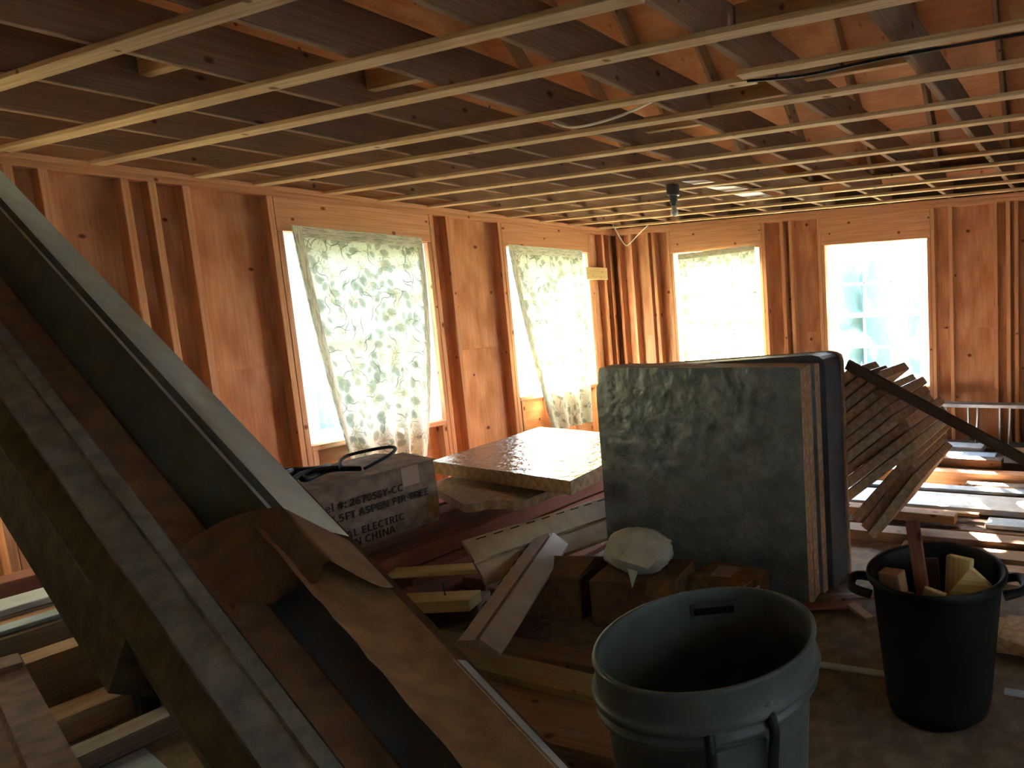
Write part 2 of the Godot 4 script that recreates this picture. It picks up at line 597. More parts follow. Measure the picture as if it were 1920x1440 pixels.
func room():
	var fl := setting("floor")
	box(fl, "slab", Vector3(-5.6, -0.2, -6.9), Vector3(2.8, 0.0, 1.8), M.floor, 0.0)
	# left wall: runs along z, holes from far to near
	var wl := setting("wall_left")
	var holes := [[-6.22, -5.09, 0.70, 2.19], [-4.25, -3.14, 0.62, 2.17], [-1.65, -0.6, 0.70, 2.1]]  # nearest hole belongs to the added unseen window
	open_wall(wl, "z", LX, -1.0, -6.80, 1.75, holes, 2.75)
	rail(wl, "top_plate", "z", LX, -1.0, -6.77, 1.7, TOP, TOP + 0.038)
	rail(wl, "top_plate", "z", LX, -1.0, -6.77, 1.7, TOP + 0.038, TOP + 0.076)
	rail(wl, "bottom_plate", "z", LX, -1.0, -6.77, 1.7, 0.0, 0.038)
	for z in [-1.86, -1.99, -2.325, -2.45, -2.615, -4.47, -6.50, -6.62, 0.2, 0.6, 1.0, 1.4, -0.2]:
		stud_at(wl, "z", LX, -1.0, z)
	for o in holes:
		for e in [[o[0], -1.0], [o[1], 1.0]]:
			stud_at(wl, "z", LX, -1.0, e[0] + e[1] * 0.019, 0.038, o[3], "jack_stud")
			stud_at(wl, "z", LX, -1.0, e[0] + e[1] * 0.059, 0.038, TOP)
		rail(wl, "header", "z", LX, -1.0, o[0] - 0.038, o[1] + 0.038, o[3] + 0.002, TOP)
		rail(wl, "rough_sill", "z", LX, -1.0, o[0], o[1], o[2] - 0.04, o[2])
		var z: float = o[0] + 0.02
		while z < o[1]:
			stud_at(wl, "z", LX, -1.0, min(z, o[1] - 0.02), 0.038, o[2] - 0.04, "cripple_stud")
			z += 0.36
	# back wall: runs along x
	var wb := setting("wall_back")
	var holes2 := [[-4.53, -3.43, 0.64, 2.15], [-2.66, -1.57, 0.64, 2.12]]
	open_wall(wb, "x", BZ, -1.0, -5.46, 2.72, holes2, 2.75)
	rail(wb, "top_plate", "x", BZ, -1.0, -5.44, 2.6, TOP, TOP + 0.038)
	rail(wb, "top_plate", "x", BZ, -1.0, -5.44, 2.6, TOP + 0.038, TOP + 0.076)
	rail(wb, "bottom_plate", "x", BZ, -1.0, -5.44, 2.6, 0.0, 0.038)
	for x in [-5.30, -5.12, -4.88, -4.80, -3.05, -3.15, -1.335, -0.905, -0.785, -0.71, -0.3, 0.1, 0.5, 0.9, 1.3, 1.7, 2.1, 2.5]:
		stud_at(wb, "x", BZ, -1.0, x)
	for o in holes2:
		for e in [[o[0], -1.0], [o[1], 1.0]]:
			stud_at(wb, "x", BZ, -1.0, e[0] + e[1] * 0.019, 0.038, o[3], "jack_stud")
			stud_at(wb, "x", BZ, -1.0, e[0] + e[1] * 0.059, 0.038, TOP)
		rail(wb, "header", "x", BZ, -1.0, o[0] - 0.038, o[1] + 0.038, o[3] + 0.002, TOP)
		rail(wb, "rough_sill", "x", BZ, -1.0, o[0], o[1], o[2] - 0.04, o[2])
		var x: float = o[0] + 0.02
		while x < o[1]:
			stud_at(wb, "x", BZ, -1.0, min(x, o[1] - 0.02), 0.038, o[2] - 0.04, "cripple_stud")
			x += 0.36
	box(wb, "rim_board", Vector3(-5.45, 2.486, -6.77), Vector3(2.69, 2.668, -6.74), M.dark_wood)
	# right and front walls, behind the camera
	var wr := setting("wall_right")
	open_wall(wr, "z", RX, 1.0, -6.80, 1.75, [[-2.4, -1.05, 0.85, 2.05], [-0.95, 0.4, 0.85, 2.05]], 2.75, [M.gypsum])  # both openings added to let in fill light
	rail(wr, "top_plate", "z", RX, 1.0, -6.77, 1.7, TOP, TOP + 0.076)
	for k in 20:
		var z := -6.6 + 0.42 * k
		if z < -2.42 or z > 0.42: stud_at(wr, "z", RX, 1.0, z)
	var wf := setting("wall_front")
	open_wall(wf, "x", FZ, 1.0, -5.46, 2.72, [], 2.75, [M.gypsum])
	rail(wf, "top_plate", "x", FZ, 1.0, -5.4, 2.6, TOP, TOP + 0.076)
	for k in 20:
		var x := -5.3 + 0.41 * k
		stud_at(wf, "x", FZ, 1.0, x)

# ---------------------------------------------------------------- joists, furring strips and roof
const JB := 2.484
const JT := 2.672
const SLOPE := 1.1

func ceiling():
	var ce := setting("ceiling")
	var xs := []
	for k in 14: xs.append(-5.03 + 0.617 * k)
	for x in xs:
		box(ce, "joist", Vector3(x - 0.02, JB, -6.74), Vector3(x + 0.02, JT, FZ + 0.06), pick(M.joist), 0.004)
	# furring strips under the joists; z is their far edge
	var zs := [0.9, 0.45, 0.05, -0.4, -0.95, -1.41, -1.87, -2.24, -3.05, -3.5, -3.92, -4.34, -4.76, -5.18, -5.6, -6.02, -6.47]
	for z in zs:
		var far: float = -1.31 if z == -1.87 else 2.55
		box(ce, "furring_strip", Vector3(LX + 0.01, 2.463, z), Vector3(far, JB - 0.001, z + 0.064), pick(M.strip), 0.002)
	box(ce, "furring_strip", Vector3(LX + 0.01, 2.463, -2.72), Vector3(-1.36, JB - 0.001, -2.656), pick(M.strip), 0.002)
	box(ce, "furring_strip", Vector3(-1.37, 2.448, -2.60), Vector3(2.55, 2.467, -2.536), pick(M.strip), 0.002)
	box(ce, "furring_strip", Vector3(-1.3, 2.46, -1.62), Vector3(2.55, JB - 0.001, -1.556), pick(M.strip), 0.002)
	# attic edge plates and rafters standing on them
	box(ce, "attic_plate", Vector3(-5.45, JT, -6.78), Vector3(2.69, JT + 0.02, -6.15), M.dark_wood)
	box(ce, "attic_plate", Vector3(-5.45, JT, 0.95), Vector3(2.69, JT + 0.02, 1.72), M.dark_wood)
	var ridge := -2.6
	var run := ridge + 6.15
	var up := Vector3(0, 1, -SLOPE).normalized()
	var up2 := Vector3(0, 1, SLOPE).normalized()
	var ytop := JT + 0.02 + SLOPE * run
	for x in xs:
		beam(ce, "rafter", Vector3(x, JT + 0.02, -6.15) + up * 0.07, Vector3(x, ytop, ridge) + up * 0.07, 0.14, 0.038, pick(M.joist), up)
		beam(ce, "rafter", Vector3(x, JT + 0.02, 0.95) + up2 * 0.07, Vector3(x, ytop, ridge) + up2 * 0.07, 0.14, 0.038, pick(M.joist), up2)
	# roof sheathing in rows of plywood sheets
	for side in [0, 1]:
		var foot := Vector3(0, JT + 0.02, -6.15 if side == 0 else 0.95) + (up if side == 0 else up2) * 0.152
		var d := Vector3(0, SLOPE, 1.0 if side == 0 else -1.0).normalized()
		var n := up if side == 0 else up2
		var total := run * sqrt(1 + SLOPE * SLOPE) + 0.2
		var s := -0.25
		var row := 0
		while s < total:
			var s2: float = min(s + 1.22, total)
			var x := -5.5
			while x < 2.7:
				var x2: float = min(x + 2.44, 2.75)
				var m: Material = pick(M.ply)
				var pts := PackedVector3Array([foot + d * s + Vector3(x, 0, 0), foot + d * s + Vector3(x2, 0, 0), foot + d * s2 + Vector3(x2, 0, 0), foot + d * s2 + Vector3(x, 0, 0)])
				put(ce, "roof_sheet", prism(pts, n * 0.03), m)
				x = x2
			s = s2
			row += 1
	for gx in [-5.47, 2.69]:
		var pts := PackedVector3Array([Vector3(gx, 2.6, -6.9), Vector3(gx, 2.6, 1.85), Vector3(gx, ytop + 0.5, ridge)])
		put(ce, "gable_sheet", prism(pts, Vector3(0.04, 0, 0)), M.ply[1])
	# short blocks and leftovers up between the joists
	for b in [[-2.28, -3.55, 0.30], [-1.66, -3.28, 0.4], [-1.05, -3.12, 0.34], [-2.9, -2.3, 0.2], [-3.5, -1.75, 0.2], [-1.04, -2.45, 0.4]]:
		box(ce, "block", Vector3(b[0] - 0.26, 2.58, b[1] - 0.02), Vector3(b[0] + 0.26, 2.668, b[1] + 0.02), pick(M.strip))

# ---------------------------------------------------------------- windows
func window(called: String, axis: String, face: float, sgn: float, a: float, b: float, lo: float, hi: float, cols: int, rows: int):
	var w := setting(called)
	var f0 := face + sgn * 0.03
	var f1 := face + sgn * 0.125
	var P := func(n: String, u0: float, u1: float, y0: float, y1: float, d0: float, d1: float, m: Material):
		if axis == "z": box(w, n, Vector3(d0, y0, u0), Vector3(d1, y1, u1), m, 0.002)
		else: box(w, n, Vector3(u0, y0, d0), Vector3(u1, y1, d1), m, 0.002)
	var g := 0.012
	a += g
	b -= g
	lo += g
	hi -= g
	var t := 0.045
	P.call("frame_jamb", a, a + t, lo, hi, f0, f1, M.vinyl)
	P.call("frame_jamb", b - t, b, lo, hi, f0, f1, M.vinyl)
	P.call("frame_head", a + t, b - t, hi - t, hi, f0, f1, M.vinyl)
	P.call("frame_sill", a + t, b - t, lo, lo + t, f0, f1, M.vinyl)
	var mid := (lo + hi) / 2
	for s in [[lo + t, mid + 0.02, 0.04, "lower"], [mid - 0.02, hi - t, 0.075, "upper"]]:
		var d0: float = face + sgn * (0.03 + s[2] - 0.03)
		var d1: float = d0 + sgn * 0.03
		var y0: float = s[0]
		var y1: float = s[1]
		var r := 0.042
		var ua := a + t
		var ub := b - t
		P.call("sash_stile", ua, ua + r, y0, y1, d0, d1, M.vinyl)
		P.call("sash_stile", ub - r, ub, y0, y1, d0, d1, M.vinyl)
		P.call("sash_rail", ua + r, ub - r, y0, y0 + r, d0, d1, M.vinyl)
		P.call("sash_rail", ua + r, ub - r, y1 - r, y1, d0, d1, M.vinyl)
		var dm := (d0 + d1) / 2
		P.call("pane", ua + r, ub - r, y0 + r, y1 - r, dm - 0.002, dm + 0.002, M.glass)
		for k in range(1, cols):
			var u := lerpf(ua + r, ub - r, float(k) / cols)
			P.call("muntin", u - 0.011, u + 0.011, y0 + r, y1 - r, dm - sgn * 0.014, dm - sgn * 0.004, M.vinyl)
		for k in range(1, rows):
			var v := lerpf(y0 + r, y1 - r, float(k) / rows)
			P.call("muntin", ua + r, ub - r, v - 0.011, v + 0.011, dm - sgn * 0.014, dm - sgn * 0.0045, M.vinyl)

func windows():
	window("window_1", "z", LX, -1.0, -4.25, -3.14, 0.62, 2.17, 3, 2)
	window("window_2", "z", LX, -1.0, -6.22, -5.09, 0.70, 2.19, 3, 2)
	window("window_3", "x", BZ, -1.0, -4.53, -3.43, 0.64, 2.15, 3, 2)
	window("window_4", "x", BZ, -1.0, -2.66, -1.57, 0.64, 2.12, 3, 2)
	window("window_6", "z", RX, 1.0, -2.4, -1.05, 0.85, 2.05, 3, 2)  # added out of view as fill for the near objects
	window("window_7", "z", RX, 1.0, -0.95, 0.4, 0.85, 2.05, 3, 2)  # second added fill window, also out of view
	window("window_5", "z", LX, -1.0, -1.65, -0.6, 0.70, 2.1, 3, 2)  # unseen window added to light the near timber stack

func outdoors():
	var g := setting("ground_outside")
	put(g, "lawn", cbox(Vector3(80, 0.2, 80), 0.0), M.grass, Transform3D(Basis.IDENTITY, Vector3(0, -0.35, 0)))
	for k in 34:
		# two staggered rows behind the back wall, one row beyond the curtained wall
		var row := k % 2
		var hh := 3.4 + 0.2 * ((k * 7) % 3)
		var at := Vector3(-15.5 + 0.82 * k, -0.25, -14.3 - 1.9 * row) if k < 22 else Vector3(-12.5 - 1.6 * row, -0.25, -10.9 + 0.85 * (k - 22))
		var t := thing("shrub", "blue-green hedge shrub in the garden beyond the bare window panes" if k < 22 else "blue-green hedge shrub in the garden beyond the curtained windows", "shrub", at, "hedge shrubs beyond the bare window" if k < 22 else "hedge shrubs beyond the curtained windows")
		put(t, "foliage", lump(Vector3(0.78, hh * 0.62, 0.78), 0.09, 0.12, 60 + k, 32, 26, -hh * 0.38), M.leaf, Transform3D(Basis.IDENTITY, Vector3(0, hh * 0.38, 0)))
		put(t, "stem", lathe(PackedVector2Array([Vector2(0.09, 0), Vector2(0.06, 1.2)]), 10), M.bark)
	# trees between the sun and the house
	tree("leafy garden tree with a dense crown close to the house", Vector3(-7.75, -0.25, -7.0), 3.8, 1200, 1.3, 99)
	tree("slender garden tree with a thin crown beyond the back wall", Vector3(-5.9, -0.25, -12.3), 5.25, 160, 0.85, 98)

func tree(label: String, at: Vector3, h: float, n: int, spread: float, seed_: int):
	var r := RandomNumberGenerator.new()
	r.seed = seed_
	var tr := thing("leafy_tree", label, "tree", at, "garden trees")
	put(tr, "trunk", lathe(PackedVector2Array([Vector2(0.17, 0), Vector2(0.12, h * 0.45), Vector2(0.05, h)]), 12), M.bark)
	var st := fresh()
	for k in n:
		var c := Vector3(0.3, h, 0.3) + Vector3(r.randfn(), r.randfn(), r.randfn()).normalized() * spread * pow(r.randf(), 0.4)
		var u := Vector3(r.randfn(), r.randfn(), r.randfn()).normalized()
		var v := u.cross(Vector3(r.randfn(), r.randfn(), r.randfn())).normalized()
		var s := r.randf_range(0.14, 0.26)
		tri(st, c - u * s, c + v * s * 0.5, c + u * s, u.cross(v))
		tri(st, c - u * s, c + u * s, c - v * s * 0.5, u.cross(v))
	var crown := put(tr, "crown", done(st), M.leaf)
	crown.set_meta("kind", "stuff")

func curtains():
	# [label, top a, top b, bottom a, bottom b, top y, bottom y, folds]
	var z1 := func(u: float, v: float) -> Vector3:
		var a := lerpf(-3.185, -3.34, pow(v, 1.25))
		var b := lerpf(-4.19, -3.98, pow(v, 2.2))
		var amp := 0.004 + 0.032 * v * v * v
		var x := LX + 0.012 + 0.05 * v + amp * (1.0 + sin(u * TAU * 4.5 + 1.0 + sin(u * 9.0)))
		return Vector3(x, 2.215 - 0.015 * u - 1.84 * v, lerpf(a, b, u))
	var c1 := thing("curtain", "floral printed curtain gathered at the hem over window nearest the carton", "curtain", Vector3.ZERO, "floral curtains tacked over the windows")
	put(c1, "cloth", sheet(z1, 90, 60), M.curtain)
	put(c1, "hem", sheet(func(u: float, v: float): return (z1.call(u, v * 0.045) as Vector3) + Vector3(0.004, 0, 0), 60, 3), M.curtain)
	put(c1, "hem", sheet(func(u: float, v: float): return (z1.call(u * 0.07, v) as Vector3) + Vector3(0.003 + 0.01 * (1.0 - u), 0, 0), 4, 60), M.curtain)
	put(c1, "hem", sheet(func(u: float, v: float): return (z1.call(1.0 - u * 0.05, v) as Vector3) + Vector3(0.003, 0, 0), 4, 60), M.curtain)
	var z2 := func(u: float, v: float) -> Vector3:
		var a := lerpf(-5.10, -5.36, pow(v, 1.3))
		var b := lerpf(-6.12, -5.98, pow(v, 1.6))
		var amp := 0.004 + 0.03 * v * v
		var x := LX + 0.012 + 0.06 * v + amp * (1.0 + sin(u * TAU * 3.5 + 0.4))
		return Vector3(x, 2.205 - 1.9 * v, lerpf(a, b, u))
	var c2 := thing("curtain", "sunlit white curtain hanging askew over window by the room corner", "curtain", Vector3.ZERO, "floral curtains tacked over the windows")
	put(c2, "cloth", sheet(z2, 70, 50), M.curtain)
	put(c2, "hem", sheet(func(u: float, v: float): return (z2.call(u, v * 0.045) as Vector3) + Vector3(0.004, 0, 0), 50, 3), M.curtain)
	put(c2, "hem", sheet(func(u: float, v: float): return (z2.call(u * 0.06, v) as Vector3) + Vector3(0.004, 0, 0), 4, 50), M.curtain)
	var z4 := func(u: float, v: float) -> Vector3:
		return Vector3(LX + 0.012 + 0.015 * (1.0 + sin(u * 22.0)) * (0.3 + v), 2.16 - 1.5 * v, lerpf(-0.52, -1.70, u))
	var c4 := thing("curtain", "floral curtain added to dim the unseen window behind the leaning bundle", "curtain", Vector3.ZERO, "floral curtains tacked over the windows")
	put(c4, "cloth", sheet(z4, 50, 20), M.curtain)  # added to cut down light from the unseen window
	var z6 := func(u: float, v: float) -> Vector3:
		return Vector3(RX - 0.012 - 0.015 * (1.0 + sin(u * 30.0)) * (0.3 + v), 2.12 - 1.35 * v, lerpf(-2.48, 0.48, u))
	var c6 := thing("curtain", "plain white sheet added to diffuse the fill windows beside the camera", "curtain", Vector3.ZERO)
	put(c6, "cloth", sheet(z6, 60, 20), M.cloth)  # added to soften light from the two fill windows
	var z3 := func(u: float, v: float) -> Vector3:
		return Vector3(lerpf(-4.46, -3.47, u), 2.135 + 0.045 * u - 1.6 * v, BZ + 0.012 + 0.008 * (1.0 + sin(u * 14.0)) * (0.3 + v))
	var c3 := thing("curtain", "blown-out white curtain drawn flat over window behind the foil boards", "curtain", Vector3.ZERO, "floral curtains tacked over the windows")
	put(c3, "cloth", sheet(z3, 50, 30), M.curtain)
	put(c3, "hem", sheet(func(u: float, v: float): return (z3.call(u, v * 0.04) as Vector3) + Vector3(0, 0.004 * sin(u * 40.0), 0.006), 50, 3), M.curtain)

# ---------------------------------------------------------------- rigid insulation
func foil_board(t: Node, lo: Vector3, hi: Vector3, foam: Material, face: Material, axis := 2):
	# a foam core between two foil skins
	var a := lo
	var b := hi
	a[axis] += 0.002
	b[axis] -= 0.002
	put(t, "foam_core", cbox(b - a, 0.004), foam, Transform3D(Basis.IDENTITY, (a + b) / 2))
	for e in [0, 1]:
		var p := lo
		var q := hi
		if e == 0: q[axis] = lo[axis] + 0.002
		else: p[axis] = hi[axis] - 0.002
		put(t, "foil_skin", cbox(q - p, 0.0006), face, Transform3D(Basis.IDENTITY, (p + q) / 2))

func insulation():
	# four by four foot boards standing on edge
	var labels := ["grimy grey foil-faced insulation board standing foremost, creased and scuffed", "second foil-faced board of the standing stack, brown foam edge showing", "third foil-faced board of the standing stack, next to the thick grey slab"]
	for k in 3:
		var z := -2.97 - 0.07 * (k + 1)
		var dx := [0.0, 0.012, 0.03][k] as float
		var t := thing("insulation_board", labels[k], "insulation board", Vector3(-1.95 + dx, 0, z), "upright insulation boards")
		if k == 0:
			var pts := PackedVector2Array([Vector2(-0.63, 0.0), Vector2(0.61, 0.0), Vector2(0.615, 1.21), Vector2(0.60, 1.219), Vector2(-0.59, 1.214), Vector2(-0.60, 1.19), Vector2(-0.605, 1.13), Vector2(-0.62, 1.11), Vector2(-0.625, 1.06)])
			for e in [["foam_core", 0.002, 0.064, M.foam], ["foil_skin", 0.066, 0.002, M.foil], ["foil_skin", 0.0, 0.002, M.foil]]:
				var p3 := PackedVector3Array()
				for q in pts: p3.append(Vector3(q.x, q.y, e[1]))
				put(t, e[0], prism(p3, Vector3(0, 0, e[2])), e[3])
			# creases pressed into the foil
			for c in [[-0.6, 0.452, 0.3, 0.447], [-0.5, 0.735, 0.1, 0.722]]:
				beam(t, "crease", Vector3(c[0], c[1], 0.0682), Vector3(c[2], c[3], 0.0682), 0.006, 0.003, M.foil, Vector3.UP, 0.001)
		else:
			foil_board(t, Vector3(-0.62, 0, 0), Vector3(0.60, 1.219, 0.067), M.foam, M.foil)
	var s := thing("thick_slab", "thick grey wrapped slab with rounded corners behind the upright boards", "slab", Vector3(-2.03, 0, -3.255))
	var pts := PackedVector3Array()
	for q in [Vector2(-0.52, 0.0), Vector2(0.735, 0.0), Vector2(0.735, 1.2), Vector2(0.725, 1.235), Vector2(0.70, 1.25), Vector2(0.66, 1.257), Vector2(-0.49, 1.19), Vector2(-0.52, 1.16)]: pts.append(Vector3(q.x, q.y, -0.165))
	put(s, "core", prism(pts, Vector3(0, 0, 0.225)), M.wrap)
	var edge := PackedVector3Array()
	for q in pts: edge.append(Vector3(q.x * 1.008 + 0.006, q.y * 1.004, -0.19))
	put(s, "backing_sheet", prism(edge, Vector3(0, 0, 0.025)), M.foam)
	# tilted offcuts, like slices leaning one on the other
	# [tip x, tip y, far end x, far end y]
	var tips := [[-0.925, 0.575, -1.20, 0.216], [-0.96, 0.628, -1.25, 0.245], [-0.945, 0.70, -1.30, 0.30], [-0.93, 0.755, -1.36, 0.42]]
	var out_by := [0.0, 0.02, -0.02, 0.0, 0.03, -0.02, 0.10, 0.0, -0.03]
	var dd := Vector2(cos(0.66), sin(0.66))
	var nn := Vector2(-dd.y, dd.x)
	for k in out_by.size():
		var p: Vector2 = Vector2(-0.95, 0.815) + nn * (0.0585 * k) + dd * (out_by[k] - 0.003 * k)
		var q := p - dd * (0.5 if k < 5 else 0.36)
		tips.append([p.x, p.y, q.x, q.y])
	var names := ["lowest tilted foam strip beside the thick slab, its corner pointing at the floor", "second tilted foam strip from the bottom, beside the thick slab", "third tilted foam strip from the bottom, above it a dark hollow", "fourth tilted foam strip from the bottom of the leaning stack", "fifth tilted foam strip from the bottom of the leaning stack", "sixth tilted foam strip from the bottom of the leaning stack", "middle tilted foam strip of the leaning stack, seventh from the bottom", "sixth tilted foam strip from the top of the leaning stack", "fifth tilted foam strip from the top of the leaning stack", "fourth tilted foam strip from the top, just under the leaning stick", "third tilted foam strip from the top with a glinting foil face", "second tilted foil-topped strip from the top, against the bare window", "topmost small tilted foil-topped strip beside the thick slab"]
	for k in tips.size():
		var tp = tips[k]
		var a := Vector3(tp[0], tp[1], 0)
		var b := Vector3(tp[2], tp[3], 0)
		var d := (a - b).normalized()
		var n := Vector3(-d.y, d.x, 0)
		var ln := a.distance_to(b)
		var th := 0.056
		var z0 := -3.50 - 0.012 * ((k * 7) % 4)
		var dp := 0.9 if k < 10 else 0.5
		var t := thing("foam_strip", names[k], "insulation strip", (a + b) / 2 + Vector3(0, 0, z0 - dp / 2) - n * (th / 2), "tilted stack of foam strips")
		t.basis = Basis(d, n, Vector3(0, 0, 1))
		put(t, "foam_core", cbox(Vector3(ln, th - 0.004, dp), 0.004), M.foam_pale if k % 3 == 0 else M.foam)
		put(t, "foil_skin", cbox(Vector3(ln, 0.003, dp), 0.001), M.foil_top, Transform3D(Basis.IDENTITY, Vector3(0, th / 2 - 0.0005, 0)))
	# stick leaning over them
	var st := thing("wooden_stick", "dark square stick leaning diagonally from the slab down past the ladder", "stick", Vector3(-1.27, 1.185, -3.455))
	beam(st, "shaft", Vector3.ZERO, Vector3(2.02, -1.112, -0.20), 0.055, 0.03, M.dark_wood, Vector3(0.3, 1, 0.2))
	# boards lying flat on the lumber pile
	var fb := thing("insulation_board", "silvery foil-faced board lying flat in the dappled sun", "insulation board", Vector3(-3.4, 0.54, -3.4))
	var q := PackedVector3Array([Vector3(-0.53, 0, 0.42), Vector3(0.76, 0, 0.61), Vector3(0.52, 0, -0.55), Vector3(-0.76, 0, -0.72)])
	put(fb, "foam_core", prism(q, Vector3(0, 0.076, 0)), M.foam_pale)
	var q2 := PackedVector3Array()
	for v in q: q2.append(v * 1.001 + Vector3(0, 0.076, 0))
	put(fb, "foil_skin", prism(q2, Vector3(0, 0.004, 0)), M.foil_top)
	var fb2 := thing("insulation_board", "broken tan board with a ragged edge under the flat foil board", "insulation board", Vector3(-3.3, 0.44, -3.2))
	var w := PackedVector3Array([Vector3(-0.52, 0, 0.32), Vector3(0.03, 0, 0.56), Vector3(0.09, 0, 0.54), Vector3(0.10, 0, 0.49), Vector3(0.22, 0, 0.44), Vector3(0.29, 0, 0.46), Vector3(0.33, 0, 0.42), Vector3(0.30, 0, 0.05), Vector3(0.17, 0, -0.27), Vector3(-0.2, 0, -0.9), Vector3(-0.9, 0, -0.7)])
	put(fb2, "foam_core", prism(w, Vector3(0, 0.05, 0)), M.foam_pale)

# ---------------------------------------------------------------- long bundle leaning across the near side
func bundle():
	var D := Vector3(-0.885, 0.45, -0.12).normalized()
	var e1 := Vector3(0.1344, 0, -0.9909)
	var e2 := Vector3(0.4459, 0.893, 0.0605)
	var pol := func(list: Array) -> PackedVector2Array:
		var out := PackedVector2Array()
		for a in list: out.append(Vector2(cos(deg_to_rad(a[0])), sin(deg_to_rad(a[0]))) * a[1])
		return out
	var G := "long panels of the leaning bundle"
	var mk := func(called: String, label: String, cat: String, part: String, list: Array, s0: float, s1: float, th: float, m: Material) -> Node3D:
		var t := thing(called, label, cat, EYE + D * s0 + e1 * 0.6 - e2 * 1.2, G)
		put(t, part, profile(pol.call(list), e1, e2, D, EYE - t.position, s0, s1, th), m)
		return t
	var fa: Node3D = mk.call("fascia_panel", "long fascia panel with a white flange and dull green web in the leaning bundle", "metal panel", "web", [[-59.9, 1.30], [-60.6, 1.315], [-60.8, 1.325], [-65.2, 1.42]], 1.26, 3.75, -0.004, M.dull_green)
	put(fa, "flange", profile(pol.call([[-57.7, 1.42], [-59.9, 1.30]]), e1, e2, D, EYE - fa.position, 1.30, 3.75, -0.004), M.white_metal)
	put(fa, "bead", profile(pol.call([[-60.55, 1.30], [-60.8, 1.30], [-60.8, 1.325], [-60.55, 1.325]]), e1, e2, D, EYE - fa.position, 1.28, 3.75), M.white_metal)
	var gp: Node3D = mk.call("soffit_panel", "broad dull grey soffit panel lying along the leaning bundle", "metal panel", "face", [[-67.4, 1.36], [-67.6, 1.33], [-68.6, 1.325], [-68.8, 1.335], [-71.0, 1.33], [-71.2, 1.36]], -0.9, 3.7, -0.005, M.grey_panel)
	mk.call("soffit_panel", "olive lower panel underneath the grey soffit panel of the bundle", "metal panel", "face", [[-71.1, 1.35], [-73.0, 1.39], [-73.3, 1.50], [-70.0, 1.60]], -0.9, 3.65, -0.005, M.olive_panel)
	mk.call("soffit_panel", "dark lowest panel on the upper stretch of the leaning bundle", "metal panel", "face", [[-73.0, 1.40], [-75.3, 1.52], [-73.4, 1.60]], 1.35, 3.6, -0.005, M.olive_panel)
	# carton that the panels slide out of
	var t := thing("long_carton", "torn open brown carton sleeve round the lower end of the leaning bundle", "carton", EYE + D * 0.6 + e1 * 0.6 - e2 * 1.2)
	var o := EYE - t.position
	put(t, "inner_flap", profile(pol.call([[-65.0, 1.405], [-65.2, 1.36], [-67.5, 1.33]]), e1, e2, D, o, -1.0, 3.6, -0.006), M.card_dark)
	put(t, "underside", profile(pol.call([[-57.6, 1.46], [-62.0, 1.56], [-70.0, 1.62], [-73.0, 1.62]]), e1, e2, D, o, -1.0, 1.6, -0.006), M.card_dark)
	put(t, "shaded_trough", profile(pol.call([[-62.0, 1.40], [-64.0, 1.47], [-66.5, 1.40]]), e1, e2, D, o, -0.9, 1.24, -0.005), M.trough_shade)  # sheet in the recess, inner shade of the carton put into its colour
	# outer flap: a bent sheet with a slanting, worn upper edge
	var st := sheet(func(u: float, v: float):
		var ang := lerpf(-58.15, -62.4, u)
		var rr := 1.405 - 0.125 * u + 0.02 * sin(u * PI)
		var s_top := 1.20 + 0.14 * u - 0.10 * pow(1.0 - u, 3.0)
		var s := lerpf(s_top, -1.05, v)
		var wob := 0.0012 * sin(v * 170.0 + 2.0 * sin(v * 61.0)) * u
		return o + e1 * (cos(deg_to_rad(ang)) * rr + wob) + e2 * (sin(deg_to_rad(ang)) * rr + wob) + D * s, 14, 60)
	put(t, "outer_flap", st, M.card)
	var fl := sheet(func(u: float, v: float):
		var ang := lerpf(-57.9, -67.2, u)
		var rr := 1.41 - 0.60 * u if u < 0.22 else 1.278 + 0.075 * (u - 0.22)
		var s := lerpf(1.28 + 0.16 * u + 0.05 * sin(u * 3.0), 1.10 + 0.12 * u - 0.02 * sin(u * 19.0), v)
		return o + e1 * cos(deg_to_rad(ang)) * rr + e2 * sin(deg_to_rad(ang)) * rr + D * s, 40, 8)
	put(t, "end_flap", fl, M.card_dark)
	var edge := thing("trim_strip", "thin white trim strip sticking out beside the brown carton sleeve", "trim strip", EYE + D * 0.3 + e1 * 0.6 - e2 * 1.2)
	put(edge, "strip", profile(pol.call([[-57.75, 1.44], [-58.35, 1.40]]), e1, e2, D, EYE - edge.position, -0.9, 0.86, -0.004), M.white_metal)
	# trestle under the bundle
	var hs := thing("sawhorse", "tall black steel sawhorse under the upper part of the leaning bundle", "sawhorse", Vector3(-3.22, 0, -0.92))
	var hy := 1.40
	beam(hs, "top_rail", Vector3(0, hy, -0.40), Vector3(0, hy, 0.40), 0.07, 0.06, M.black)
	for sz in [-1.0, 1.0]:
		for sx in [-1.0, 1.0]:
			beam(hs, "leg", Vector3(sx * 0.03, hy - 0.02, sz * 0.30), Vector3(sx * 0.24, 0.0, sz * 0.40), 0.055, 0.06, M.black, Vector3(0, 0, 1))
		beam(hs, "brace", Vector3(-0.13, hy * 0.5, sz * 0.35), Vector3(0.13, hy * 0.5, sz * 0.35), 0.03, 0.02, M.black)

